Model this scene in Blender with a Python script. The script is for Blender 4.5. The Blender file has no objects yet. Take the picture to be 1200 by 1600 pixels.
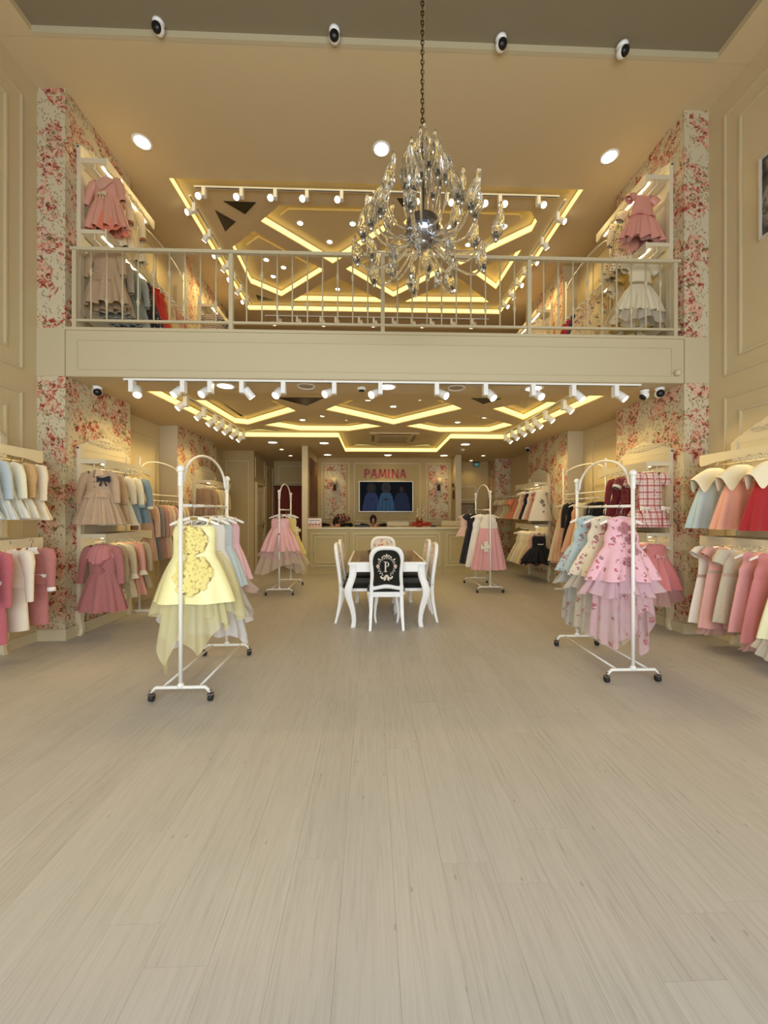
import bpy, math, random
from mathutils import Vector, Matrix
from mathutils.geometry import tessellate_polygon
R = math.radians; PI = math.pi; cos = math.cos; sin = math.sin
random.seed(7)
S = bpy.context.scene
COL = S.collection
# ------------------------------------------------------------------ camera, world, light, exposure
cam = bpy.data.objects.new('camera', bpy.data.cameras.new('camera')); COL.objects.link(cam)
cam.location = (0, 0, 1.4); cam.rotation_euler = (R(90), 0, R(-1.85))
cam.data.sensor_fit = 'HORIZONTAL'; cam.data.sensor_width = 36; cam.data.lens = 18.0
cam.data.clip_start = .02
S.camera = cam
S.view_settings.view_transform = 'Standard'; S.view_settings.look = 'None'
S.view_settings.gamma = 1; S.view_settings.use_curve_mapping = False
S.view_settings.exposure = 0.06
S.cycles.max_bounces = 8; S.cycles.transparent_max_bounces = 24
S.cycles.transmission_bounces = 8; S.cycles.caustics_reflective = False; S.cycles.caustics_refractive = False
S.cycles.sample_clamp_indirect = 4.0
w = bpy.data.worlds.new('daylight'); S.world = w; w.use_nodes = True
w.node_tree.nodes['Background'].inputs[0].default_value = (.80, .88, 1, 1)
w.node_tree.nodes['Background'].inputs[1].default_value = .35
P_WINDOW, P_DOWN, P_TRACK, E_COVE, E_DISC, E_STRIP = 350, 14, 17, 1.6, 12, 14
WARM = (1, .75, .32)
def lamp(name, kind, loc, power, color, parent=None, aim=None, **kw):
    d = bpy.data.lights.new(name, kind); d.energy = power; d.color = color
    for k, v in kw.items(): setattr(d, k, v)
    o = bpy.data.objects.new(name, d); COL.objects.link(o); o.location = loc
    if parent: o.parent = parent
    if aim is not None: o.rotation_euler = Vector(aim).to_track_quat('-Z', 'Y').to_euler()
    return o
# daylight through the shop front behind the camera
lamp('shopfront_daylight', 'AREA', (.12, -2.6, 2.0), P_WINDOW, (.87, .94, 1), aim=(0, 1, -.10), shape='RECTANGLE', size=6.8, size_y=3.4)

# ------------------------------------------------------------------ helpers
def lin(c): return tuple(((v/255)/12.92 if v/255 <= .04045 else ((v/255+.055)/1.055)**2.4) for v in c)
MATS = {}
def mat(name, rgb, rough=.6, metal=0, emit=None, est=0, bump=0, bscale=200, trans=0, ior=1.45, spec=.5, sheen=0, coat=0):
    if name in MATS: return MATS[name]
    m = bpy.data.materials.new(name); m.use_nodes = True; MATS[name] = m
    b = m.node_tree.nodes['Principled BSDF']; c = (*lin(rgb), 1)
    b.inputs['Base Color'].default_value = c; b.inputs['Roughness'].default_value = rough
    b.inputs['Metallic'].default_value = metal; b.inputs['Transmission Weight'].default_value = trans
    b.inputs['IOR'].default_value = ior; b.inputs['Specular IOR Level'].default_value = spec
    b.inputs['Sheen Weight'].default_value = sheen; b.inputs['Coat Weight'].default_value = coat
    if emit: b.inputs['Emission Color'].default_value = (*emit, 1); b.inputs['Emission Strength'].default_value = est
    if bump:
        n = N(m, 'ShaderNodeTexNoise', Scale=bscale, Detail=3); t = N(m, 'ShaderNodeTexCoord'); L(m, t, 'Object', n, 'Vector')
        bp = N(m, 'ShaderNodeBump', Strength=bump, Distance=.01); L(m, n, 'Fac', bp, 'Height'); L(m, bp, 'Normal', b, 'Normal')
    return m
def N(m, t, **kw):
    n = m.node_tree.nodes.new(t)
    for k, v in kw.items():
        k = k.replace('_', ' ')
        if k in n.inputs: n.inputs[k].default_value = v
        else: setattr(n, k.replace(' ', '_'), v)
    return n
def L(m, a, ao, b, bi): m.node_tree.links.new(a.outputs[ao], b.inputs[bi])
def math_n(m, op, a=None, b=None, clamp=False):
    n = m.node_tree.nodes.new('ShaderNodeMath'); n.operation = op; n.use_clamp = clamp
    for i, v in enumerate((a, b)):
        if v is None: continue
        if isinstance(v, (int, float)): n.inputs[i].default_value = v
        else: m.node_tree.links.new(v, n.inputs[i])
    return n.outputs[0]
def ramp(m, fac, stops, interp='LINEAR'):
    n = m.node_tree.nodes.new('ShaderNodeValToRGB'); e = n.color_ramp.elements; n.color_ramp.interpolation = interp
    while len(e) < len(stops): e.new(.5)
    for i, (p, c) in enumerate(stops): e[i].position = p; e[i].color = (*lin(c), 1)
    m.node_tree.links.new(fac, n.inputs[0]); return n.outputs[0]
def mixc(m, fac, a, b):
    n = m.node_tree.nodes.new('ShaderNodeMix'); n.data_type = 'RGBA'
    if isinstance(fac, (int, float)): n.inputs[0].default_value = fac
    else: m.node_tree.links.new(fac, n.inputs[0])
    for i, v in ((6, a), (7, b)):
        if isinstance(v, tuple): n.inputs[i].default_value = (*lin(v), 1)
        else: m.node_tree.links.new(v, n.inputs[i])
    return n.outputs[2]

class MB:
    def __init__(s): s.v = []; s.f = []; s.sm = []
    def add(s, vs, fs, smooth=True, M=None):
        o = len(s.v)
        s.v += [tuple(M @ Vector(p)) if M else tuple(p) for p in vs]
        s.f += [tuple(i+o for i in f) for f in fs]; s.sm += [smooth]*len(fs); return s
    def box(s, a, b, M=None, bev=0):
        x0, y0, z0 = a; x1, y1, z1 = b
        if not bev:
            return s.add([(x0,y0,z0),(x1,y0,z0),(x1,y1,z0),(x0,y1,z0),(x0,y0,z1),(x1,y0,z1),(x1,y1,z1),(x0,y1,z1)],
              [(0,3,2,1),(4,5,6,7),(0,1,5,4),(1,2,6,5),(2,3,7,6),(3,0,4,7)], False, M)
        e = bev
        return s.prism([(x0+e,y0),(x1-e,y0),(x1,y0+e),(x1,y1-e),(x1-e,y1),(x0+e,y1),(x0,y1-e),(x0,y0+e)], z0, z1, M)
    def prism(s, poly, z0, z1, M=None):
        n = len(poly); vs = [(x, y, z0) for x, y in poly]+[(x, y, z1) for x, y in poly]
        tr = tessellate_polygon([[Vector((x, y, 0)) for x, y in poly]])
        area = sum(poly[i][0]*poly[(i+1) % n][1]-poly[(i+1) % n][0]*poly[i][1] for i in range(n))
        fs = []
        for t in tr:
            a, b, c = [Vector(poly[i]) for i in t]
            if (b-a).cross(c-a) < 0: t = t[::-1]
            fs.append(tuple(i+n for i in t)); fs.append(tuple(t[::-1]))
        for i in range(n):
            j = (i+1) % n
            fs.append((i, j, j+n, i+n) if area > 0 else (j, i, i+n, j+n))
        return s.add(vs, fs, False, M)
    def rings(s, rings, closed=True, cap=(False, False), smooth=True, M=None):
        n = len(rings[0]); vs = [p for r in rings for p in r]; fs = []
        for k in range(len(rings)-1):
            for i in range(n if closed else n-1):
                j = (i+1) % n; fs.append((k*n+i, k*n+j, (k+1)*n+j, (k+1)*n+i))
        if cap[0]: fs.append(tuple(range(n))[::-1])
        if cap[1]: fs.append(tuple(range((len(rings)-1)*n, len(rings)*n)))
        return s.add(vs, fs, smooth, M)
    def lathe(s, prof, n=16, c=(0, 0, 0), M=None, smooth=True):
        rg = [[(c[0]+max(r, 1e-4)*cos(2*PI*i/n), c[1]+max(r, 1e-4)*sin(2*PI*i/n), c[2]+z) for i in range(n)] for r, z in prof]
        return s.rings(rg, True, (True, True), smooth, M)
    def tube(s, pts, rad, n=8, caps=True, flat=1.0, M=None, closed=False):
        pts = [Vector(p) for p in pts]; m = len(pts)
        rs = rad if isinstance(rad, (list, tuple)) else [rad]*m
        rg = []; up = None
        for i in range(m):
            if closed: t = pts[(i+1) % m]-pts[i-1]
            else: t = pts[min(i+1, m-1)]-pts[max(i-1, 0)]
            if t.length < 1e-9: t = Vector((0, 0, 1))
            t.normalize()
            if up is None:
                up = Vector((0, 1, 0)) if abs(t.y) < .9 else Vector((1, 0, 0))
            up = (up-t*up.dot(t)); up.normalize(); sd = t.cross(up)
            rg.append([tuple(pts[i]+sd*rs[i]*cos(2*PI*k/n)+up*rs[i]*flat*sin(2*PI*k/n)) for k in range(n)])
        if closed: rg.append(rg[0]); caps = False
        return s.rings(rg, True, (caps, caps), True, M)
    def cyl(s, a, b, r, n=12, r2=None, M=None): return s.tube([a, b], [r, r if r2 is None else r2], n, M=M)
    def ball(s, c, r, n=12, sc=(1, 1, 1), M=None):
        k = max(4, n//2)
        rg = [[(c[0]+r*sc[0]*max(sin(PI*j/k), 1e-3)*cos(2*PI*i/n), c[1]+r*sc[1]*max(sin(PI*j/k), 1e-3)*sin(2*PI*i/n), c[2]-r*sc[2]*cos(PI*j/k)) for i in range(n)] for j in range(k+1)]
        return s.rings(rg, True, (True, True), True, M)
    def build(s, name, m, parent=None, loc=None):
        me = bpy.data.meshes.new(name); me.from_pydata(s.v, [], s.f); me.polygons.foreach_set('use_smooth', s.sm)
        me.materials.append(m); me.update()
        o = bpy.data.objects.new(name, me); COL.objects.link(o)
        if parent: o.parent = parent
        if loc: o.location = loc
        return o
def thing(name, label, cat, loc=(0, 0, 0), rz=0, group=None):
    o = bpy.data.objects.new(name, None); COL.objects.link(o); o.location = loc; o.rotation_euler = (0, 0, rz); o.empty_display_size = .05
    return tag(o, label, cat, group)
def tag(o, label, cat, group=None):
    o['label'] = label; o['category'] = cat
    if group: o['group'] = group
    return o
def struct(o, kind='structure'): o['kind'] = kind; return o
def dup(root, loc, rz, label, group=None):
    r = root.copy(); COL.objects.link(r); r.location = loc; r.rotation_euler = (0, 0, rz); r['label'] = label
    if group: r['group'] = group
    for ch in list(root.children):
        c = ch.copy(); COL.objects.link(c); c.parent = r
        for g in list(ch.children):
            d = g.copy(); COL.objects.link(d); d.parent = c
    return r
ORD = ['first', 'second', 'third', 'fourth', 'fifth', 'sixth', 'seventh', 'eighth', 'ninth', 'tenth', 'eleventh', 'twelfth', 'thirteenth', 'fourteenth']
# ------------------------------------------------------------------ materials
CREAM = mat('cream_wall_paint', (208, 190, 150), .75, bump=.05, bscale=60)
CEIL = mat('ceiling_paint', (210, 190, 150), .85)
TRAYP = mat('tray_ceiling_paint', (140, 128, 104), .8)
TRIM = mat('cream_trim', (208, 194, 160), .5)
FASC = mat('fascia_paint', (200, 187, 154), .55)
WHITE = mat('white_lacquer', (248, 247, 244), .3, spec=.5)
WMETAL = mat('white_metal', (238, 236, 230), .35)
CABW = mat('cabinet_white', (220, 208, 178), .45)
CHROME = mat('chrome', (150, 150, 155), .12, metal=1)
BLACKP = mat('black_plastic', (18, 18, 20), .3)
RUBBER = mat('dark_rubber', (38, 38, 40), .6)
GLASS = mat('clear_glass', (255, 255, 252), .02, trans=1, ior=1.38)
SMOKE = mat('smoked_mirror', (62, 56, 44), .25, spec=.6)
LENS = mat('lamp_lens', (255, 240, 210), .4, emit=(1, .86, .60), est=E_DISC)
COVE = mat('cove_strip', (255, 230, 120), .5, emit=(1, .81, .27), est=E_COVE)
LEDS = mat('shelf_led', (255, 240, 210), .5, emit=(1, .86, .55), est=E_STRIP)
GOLD = mat('gold_tag', (150, 128, 62), .4, metal=.3)
CURT = mat('burgundy_curtain', (128, 56, 46), .85)
DOORM = mat('door_paint', (214, 198, 160), .5)

CREAM_DIM = mat('back_wall_dimmed_cream', (192, 170, 122), .75)  # wall cream toned darker and yellower: the weaker daylight back here is in the colour
def wallpaper():
    m = mat('rose_wallpaper', (226, 216, 196), .75); nt = m.node_tree; b = nt.nodes['Principled BSDF']
    g = N(m, 'ShaderNodeNewGeometry'); sp = N(m, 'ShaderNodeSeparateXYZ'); L(m, g, 'Position', sp, 0)
    u0 = math_n(m, 'ADD', sp.outputs[0], sp.outputs[1]); v0 = sp.outputs[2]
    c0 = N(m, 'ShaderNodeCombineXYZ'); nt.links.new(u0, c0.inputs[0]); nt.links.new(v0, c0.inputs[1])
    wn = N(m, 'ShaderNodeTexNoise', Scale=16.0, Detail=2.0); L(m, c0, 0, wn, 'Vector'); ws = N(m, 'ShaderNodeSeparateColor'); L(m, wn, 'Color', ws, 0)
    u = math_n(m, 'ADD', u0, math_n(m, 'MULTIPLY', math_n(m, 'SUBTRACT', ws.outputs[0], .5), .07)); v = math_n(m, 'ADD', v0, math_n(m, 'MULTIPLY', math_n(m, 'SUBTRACT', ws.outputs[1], .5), .07))
    def comb(su, sv, k=0):
        c = N(m, 'ShaderNodeCombineXYZ'); nt.links.new(math_n(m, 'MULTIPLY', u, su), c.inputs[0])
        nt.links.new(math_n(m, 'ADD', math_n(m, 'MULTIPLY', v, sv), math_n(m, 'MULTIPLY', u, k)), c.inputs[1]); return c
    nz = N(m, 'ShaderNodeTexNoise', Scale=7.0, Detail=3.0); L(m, comb(1, 1), 0, nz, 'Vector')
    c1 = N(m, 'ShaderNodeTexVoronoi', Scale=1.0, Randomness=.55, voronoi_dimensions='2D'); L(m, comb(2.9, 2.4, 1.3), 0, c1, 'Vector')
    dist = math_n(m, 'ADD', c1.outputs['Distance'], math_n(m, 'MULTIPLY', math_n(m, 'SUBTRACT', nz.outputs['Fac'], .5), 1.1))
    bouquet = math_n(m, 'LESS_THAN', dist, .40); halo = math_n(m, 'LESS_THAN', dist, .68)
    f1 = N(m, 'ShaderNodeTexVoronoi', Scale=20.0, Randomness=.9, voronoi_dimensions='2D'); L(m, comb(1, 1), 0, f1, 'Vector')
    f2 = N(m, 'ShaderNodeTexVoronoi', Scale=58.0, Randomness=1, voronoi_dimensions='2D'); L(m, comb(1, 1), 0, f2, 'Vector')
    f3 = N(m, 'ShaderNodeTexVoronoi', Scale=42.0, Randomness=1, voronoi_dimensions='2D'); L(m, comb(1, .62, .5), 0, f3, 'Vector')
    rs = N(m, 'ShaderNodeSeparateColor'); L(m, f1, 'Color', rs, 0)
    rose = ramp(m, rs.outputs[0], [(0, (190, 108, 82)), (.16, (210, 156, 128)), (.38, (164, 70, 50)), (.5, (202, 140, 112)), (.62, (142, 56, 44)), (.72, (132, 122, 78)), (.86, (212, 178, 146))], 'CONSTANT')
    ps = N(m, 'ShaderNodeSeparateColor'); L(m, f2, 'Color', ps, 0)
    rose = mixc(m, math_n(m, 'MULTIPLY', math_n(m, 'GREATER_THAN', ps.outputs[0], .55), .6), rose, (222, 188, 164))
    rose = mixc(m, math_n(m, 'MULTIPLY', math_n(m, 'LESS_THAN', ps.outputs[0], .16), .7), rose, (112, 44, 36))
    rmask = math_n(m, 'MULTIPLY', bouquet, math_n(m, 'LESS_THAN', f1.outputs['Distance'], .60))
    ls = N(m, 'ShaderNodeSeparateColor'); L(m, f3, 'Color', ls, 0)
    leaf = ramp(m, ls.outputs[1], [(0, (128, 124, 84)), (.4, (160, 148, 106)), (.68, (182, 116, 96)), (.85, (138, 112, 80))], 'CONSTANT')
    lm = math_n(m, 'MULTIPLY', math_n(m, 'LESS_THAN', f3.outputs['Distance'], .36), math_n(m, 'GREATER_THAN', ls.outputs[0], .52))
    base = mixc(m, math_n(m, 'MULTIPLY', math_n(m, 'MULTIPLY', lm, halo), .8), (206, 193, 162), leaf)
    nt.links.new(mixc(m, rmask, base, rose), b.inputs['Base Color']); return m
PAPER = wallpaper()
def planks():
    m = mat('oak_laminate', (196, 182, 160), .42, spec=.4); nt = m.node_tree; b = nt.nodes['Principled BSDF']
    oi = N(m, 'ShaderNodeObjectInfo'); g = N(m, 'ShaderNodeNewGeometry')
    mp = N(m, 'ShaderNodeMapping'); mp.inputs['Scale'].default_value = (1, .045, 1); L(m, g, 'Position', mp, 0)
    sh = N(m, 'ShaderNodeCombineXYZ'); nt.links.new(math_n(m, 'MULTIPLY', oi.outputs['Random'], 31), sh.inputs[1]); nt.links.new(math_n(m, 'MULTIPLY', oi.outputs['Random'], 7), sh.inputs[2]); L(m, sh, 0, mp, 'Location')
    n1 = N(m, 'ShaderNodeTexNoise', Scale=85.0, Detail=6.0, Roughness=.65, Distortion=.6); L(m, mp, 0, n1, 'Vector')
    n2 = N(m, 'ShaderNodeTexNoise', Scale=7.0, Detail=3.0, Distortion=1.2); L(m, mp, 0, n2, 'Vector')
    k = N(m, 'ShaderNodeTexVoronoi', Scale=2.2, voronoi_dimensions='2D'); mp2 = N(m, 'ShaderNodeMapping'); mp2.inputs['Scale'].default_value = (1.6, .8, 1); L(m, g, 'Position', mp2, 0); L(m, sh, 0, mp2, 'Location'); L(m, mp2, 0, k, 'Vector')
    grain = ramp(m, n1.outputs['Fac'], [(.25, (160, 155, 147)), (.42, (187, 181, 172)), (.6, (199, 193, 184)), (.78, (176, 170, 161))])
    grain = mixc(m, math_n(m, 'MULTIPLY', n2.outputs['Fac'], .55), grain, (174, 167, 157))
    tone = math_n(m, 'MULTIPLY', oi.outputs['Random'], .22)
    grain = mixc(m, tone, grain, (208, 203, 195))
    knot = math_n(m, 'MULTIPLY', math_n(m, 'LESS_THAN', k.outputs['Distance'], .018), .35)
    nt.links.new(mixc(m, knot, grain, (128, 110, 90)), b.inputs['Base Color'])
    bp = N(m, 'ShaderNodeBump', Strength=.12, Distance=.002); L(m, n1, 'Fac', bp, 'Height'); L(m, bp, 'Normal', b, 'Normal'); return m
OAK = planks()

# cloth materials ----------------------------------------------------
def soft(c, k=.04, w=.08):
    if max(c) < 70: return c
    l = .3*c[0]+.59*c[1]+.11*c[2]
    return tuple(int(min(255, (v*(1-k)+l*k)*(1-w)+248*w)) for v in c)
def cloth(rgb, pat='plain', c2=None):
    rgb = soft(rgb)
    key = 'cloth_%s_%s_%s' % (pat, '_'.join(map(str, rgb)), '_'.join(map(str, c2 or ())))
    if key in MATS: return MATS[key]
    sat = pat == 'satin'
    m = mat(key, rgb, .35 if sat else .85, sheen=.0 if sat else .25); nt = m.node_tree; b = nt.nodes['Principled BSDF']
    tc = N(m, 'ShaderNodeTexCoord')
    n = N(m, 'ShaderNodeTexNoise', Scale=420.0, Detail=1.0); L(m, tc, 'Object', n, 'Vector')
    bp = N(m, 'ShaderNodeBump', Strength=.15, Distance=.003); L(m, n, 'Fac', bp, 'Height'); L(m, bp, 'Normal', b, 'Normal')
    base = None
    if pat == 'tweed':
        t = N(m, 'ShaderNodeTexNoise', Scale=260.0, Detail=2.0); L(m, tc, 'Object', t, 'Vector')
        base = mixc(m, math_n(m, 'MULTIPLY', math_n(m, 'SUBTRACT', t.outputs['Fac'], .35, True), 1.6, True), tuple(int(v*.8) for v in rgb), c2 or tuple(min(255, int(v*1.12+8)) for v in rgb))
    elif pat == 'plaid':
        sp = N(m, 'ShaderNodeSeparateXYZ'); L(m, tc, 'Object', sp, 0)
        col = None
        def stripe(o, f, wd, ph=0):
            fr = math_n(m, 'FRACT', math_n(m, 'ADD', math_n(m, 'MULTIPLY', o, f), ph)); return math_n(m, 'LESS_THAN', fr, wd)
        base = mixc(m, math_n(m, 'MULTIPLY', stripe(sp.outputs[0], 13, .42, .2), .35), rgb, (190, 96, 92))
        base = mixc(m, math_n(m, 'MULTIPLY', stripe(sp.outputs[2], 13, .42, .2), .35), base, (190, 96, 92))
        for o in (0, 2):
            base = mixc(m, math_n(m, 'MULTIPLY', stripe(sp.outputs[o], 13, .13), .85), base, c2)
            base = mixc(m, math_n(m, 'MULTIPLY', stripe(sp.outputs[o], 13, .05, .5), .7), base, (96, 50, 52))
    elif pat in ('floral', 'dots', 'big'):
        sc = {'floral': 19.0, 'dots': 30.0, 'big': 11.0}[pat]
        v = N(m, 'ShaderNodeTexVoronoi', Scale=sc, Randomness=.9); L(m, tc, 'Object', v, 'Vector')
        v2 = N(m, 'ShaderNodeTexVoronoi', Scale=sc*3.4); L(m, tc, 'Object', v2, 'Vector')
        s1 = N(m, 'ShaderNodeSeparateColor'); L(m, v, 'Color', s1, 0); s2 = N(m, 'ShaderNodeSeparateColor'); L(m, v2, 'Color', s2, 0)
        near = math_n(m, 'LESS_THAN', v.outputs['Distance'], .42 if pat != 'dots' else .3)
        has = math_n(m, 'GREATER_THAN', s1.outputs[0], .12 if pat != 'big' else .2)
        spk = math_n(m, 'GREATER_THAN', s2.outputs[1], .42 if pat != 'dots' else 0)
        fm = math_n(m, 'MULTIPLY', math_n(m, 'MULTIPLY', near, has), spk)
        if pat == 'big': cc = ramp(m, s2.outputs[0], [(0, (190, 40, 44)), (.35, (226, 176, 70)), (.55, (70, 96, 130)), (.75, (110, 120, 80))], 'CONSTANT')
        elif pat == 'dots': cc = ramp(m, s1.outputs[1], [(0, c2 or (60, 50, 44)), (1, (96, 80, 66))])
        else: cc = ramp(m, s2.outputs[0], [(0, c2 or (176, 92, 100)), (.45, (216, 140, 146)), (.75, (120, 100, 84))], 'CONSTANT')
        base = mixc(m, math_n(m, 'MULTIPLY', fm, .85), rgb, cc)
    elif pat == 'zigzag':
        sp = N(m, 'ShaderNodeSeparateXYZ'); L(m, tc, 'Object', sp, 0)
        zz = math_n(m, 'ADD', math_n(m, 'MULTIPLY', sp.outputs[2], 26), math_n(m, 'MULTIPLY', math_n(m, 'PINGPONG', math_n(m, 'MULTIPLY', sp.outputs[0], 40), 1), .7))
        base = mixc(m, math_n(m, 'LESS_THAN', math_n(m, 'FRACT', zz), .5), rgb, c2)
    elif pat == 'stripe':
        sp = N(m, 'ShaderNodeSeparateXYZ'); L(m, tc, 'Object', sp, 0)
        base = mixc(m, math_n(m, 'LESS_THAN', math_n(m, 'FRACT', math_n(m, 'MULTIPLY', sp.outputs[2], 60)), .3), rgb, c2)
    if base is not None: nt.links.new(base, b.inputs['Base Color'])
    return m
def tulle(rgb, alpha=.62, flor=False):
    rgb = soft(rgb, .2, .15)
    key = 'tulle_%s_%d_%d' % ('_'.join(map(str, rgb)), int(alpha*100), flor)
    if key in MATS: return MATS[key]
    m = mat(key, rgb, .8); nt = m.node_tree; b = nt.nodes['Principled BSDF']; out = nt.nodes['Material Output']
    tr = N(m, 'ShaderNodeBsdfTransparent'); tl = N(m, 'ShaderNodeBsdfTranslucent'); tl.inputs[0].default_value = (*lin(rgb), 1)
    m1 = N(m, 'ShaderNodeMixShader'); m1.inputs[0].default_value = .3; L(m, b, 0, m1, 1); L(m, tl, 0, m1, 2)
    m2 = N(m, 'ShaderNodeMixShader'); m2.inputs[0].default_value = alpha; L(m, tr, 0, m2, 1); L(m, m1, 0, m2, 2); L(m, m2, 0, out, 0)
    if flor:
        tc = N(m, 'ShaderNodeTexCoord'); v = N(m, 'ShaderNodeTexVoronoi', Scale=14.0, Randomness=.9); L(m, tc, 'Object', v, 'Vector')
        v2 = N(m, 'ShaderNodeTexVoronoi', Scale=52.0); L(m, tc, 'Object', v2, 'Vector'); s2 = N(m, 'ShaderNodeSeparateColor'); L(m, v2, 'Color', s2, 0)
        s1 = N(m, 'ShaderNodeSeparateColor'); L(m, v, 'Color', s1, 0)
        fm = math_n(m, 'MULTIPLY', math_n(m, 'MULTIPLY', math_n(m, 'LESS_THAN', v.outputs['Distance'], .42), math_n(m, 'GREATER_THAN', s1.outputs[0], .35)), math_n(m, 'GREATER_THAN', s2.outputs[1], .5))
        cc = ramp(m, s2.outputs[0], [(0, (160, 70, 84)), (.5, (206, 120, 130)), (.8, (120, 90, 80))], 'CONSTANT')
        nt.links.new(mixc(m, math_n(m, 'MULTIPLY', fm, .85), rgb, cc), b.inputs['Base Color'])
        nt.links.new(math_n(m, 'ADD', math_n(m, 'MULTIPLY', fm, .3), alpha, True), m2.inputs[0])
    return m

# ------------------------------------------------------------------ the room
XL, XR, YB = -3.64, 3.88, 11.3
PL, PR = -3.34, 3.59            # inner faces of the pilasters
YF = 4.3                        # front of the mezzanine
ZL, ZM, ZU = 2.885, 3.405, 6.02 # lower ceiling, mezzanine floor, upper ceiling
YFR = -3.0
fl = struct(MB().box((XL-.1, YFR, -.1), (XR+.1, YB+.1, -.006)).build('floor', mat('floor_joint', (136, 126, 112), .8)))
PW, PLN = .196, 1.29
protos = []
for k in range(2):
    g = .0006
    b = MB(); b.box((0, 0, -.006), (PW-g, PLN-g, 0))
    me = b.build('plank', OAK, fl); protos.append(me)
cnt = 0
rows = []
for i in range(40):
    x = XL + i*PW
    if x > XR: break
    off = random.random()*PLN
    y = .2 - off
    while y < YB-.02:
        xm = x + PW/2; y1 = min(y+PLN, YB)
        if y1 > .95 and min(abs(x), abs(x+PW)) < (y1*1.02+.15): rows.append((y, x, y1))
        y += PLN
rows.sort()
for (y, x, y1) in rows[:300]:
    wd = min(PW, XR-x)
    if y1-y < PLN-.01 or wd < PW-.01:
        MB().box((0, 0, -.006), (wd-.0006, y1-y-.0006, 0)).build('plank', OAK, fl, (x, y, 0)); continue
    if cnt < 1: o = protos[0]
    else: o = protos[0].copy(); COL.objects.link(o)
    o.location = (x, y, 0); cnt += 1
bpy.data.objects.remove(protos[1])
rest = rows[300:]
b = MB()
for (y, x, y1) in rest: b.box((x, y, -.006), (min(x+PW, XR)-.0009, y1-.0009, 0))
b.box((XL, YFR, -.006), (XR, .2, -.0005))
o = b.build('plank_remainder', OAK, fl); o['kind'] = 'stuff'

def frame(bm, P0, ux, uz, w, h, t=.022, d=.014, n=None):
    """a raised rectangular moulding on the plane P0 + a ux + b uz"""
    P0, ux, uz = Vector(P0), Vector(ux), Vector(uz); nn = Vector(n)
    M = Matrix(((ux.x, uz.x, nn.x, P0.x), (ux.y, uz.y, nn.y, P0.y), (ux.z, uz.z, nn.z, P0.z), (0, 0, 0, 1)))
    for k, (tt, dd) in enumerate(((t, d*.55), (t*.55, d))):
        o = (t-tt)/2
        bm.box((o, o, 0), (w-o, o+tt, dd), M); bm.box((o, h-o-tt, 0), (w-o, h-o, dd), M)
        bm.box((o, o+tt, 0), (o+tt, h-o-tt, dd), M); bm.box((w-o-tt, o+tt, 0), (w-o, h-o-tt, dd), M)
wl = struct(MB().box((XL-.1, YFR, -.1), (XL, YB, 6.4)).build('wall_left', CREAM))
wr = struct(MB().box((XR, YFR, -.1), (XR+.1, YB, 6.4)).build('wall_right', CREAM))
wb = struct(MB().box((XL-.1, YB, -.1), (XR+.1, YB+.1, 6.4)).build('wall_back', CREAM_DIM))
def mould(wall, P0, ux, w, h, n, t=.024, d=.016):
    bm = MB(); frame(bm, P0, ux, (0, 0, 1), w, h, t, d, n); return bm.build('panel_moulding', TRIM, wall)
for (z0, z1) in ((2.88, 5.75), (.45, 2.66)):
    mould(wl, (XL, .6, z0), (0, 1, 0), 3.52, z1-z0, (1, 0, 0)); mould(wl, (XL, .78, z0+.17), (0, 1, 0), 3.17, z1-z0-.34, (1, 0, 0), .03)
    mould(wr, (XR, 4.10, z0), (0, -1, 0), 3.5, z1-z0, (-1, 0, 0)); mould(wr, (XR, 3.93, z0+.17), (0, -1, 0), 3.17, z1-z0-.34, (-1, 0, 0), .03)
for y0, y1 in ((5.6, 6.62), (8.5, 9.3)):
    mould(wl, (XL, y0, .3), (0, 1, 0), y1-y0, 2.35, (1, 0, 0)); mould(wr, (XR, y1, .3), (0, -1, 0), y1-y0, 2.35, (-1, 0, 0))
    mould(wl, (XL, y0, 3.7), (0, 1, 0), y1-y0, 2.1, (1, 0, 0)); mould(wr, (XR, y1, 3.7), (0, -1, 0), y1-y0, 2.1, (-1, 0, 0))
# baseboards
struct(MB().box((XL, YFR, 0), (XL+.018, YB, .11)).build('baseboard_left', TRIM)); struct(MB().box((XR-.018, YFR, 0), (XR, YB, .11)).build('baseboard_right', TRIM))
# pilasters
def pilaster(name, x0, x1, y0, y1, z0, z1, face, plinth=True):
    o = struct(MB().box((x0, y0+.004, z0), (x1, y1, z1)).build(name, PAPER))
    MB().box((x0+(.001 if face else 0), y0, z0), (x1-(.001 if face else 0), y0+.006, z1)).build('front_facing', PAPER if not face else mat('shade_trim', (206, 192, 160), .7), o)
    if plinth: MB().box((x0-.02 if x0 > 0 else x0, y0-.02, 0), (x1+.02 if x0 < 0 else x1, y1+.02, .125)).build('plinth', TRIM, o)
    return o
pilaster('trim_1', XL, PL, YF, 5.43, 0, ZL, False); pilaster('trim_2', PR, XR, YF, 5.52, 0, ZL, False)
pilaster('trim_3', XL, PL, YF, 5.43, ZM, ZU, False, False); pilaster('trim_4', PR, XR, YF, 5.52, ZM, ZU, False, False)
pilaster('trim_5', XL, PL, 6.72, 8.38, 0, ZL, True); pilaster('trim_6', PR, XR, 6.92, 8.67, 0, ZL, True)
pilaster('trim_7', XL, PL, 7.0, 8.9, ZM, ZU, True, False); pilaster('trim_8', PR, XR, 7.1, 8.9, ZM, ZU, True, False)
pilaster('trim_9', 3.45, XR, 10.6, YB, 0, ZL, False)
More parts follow.
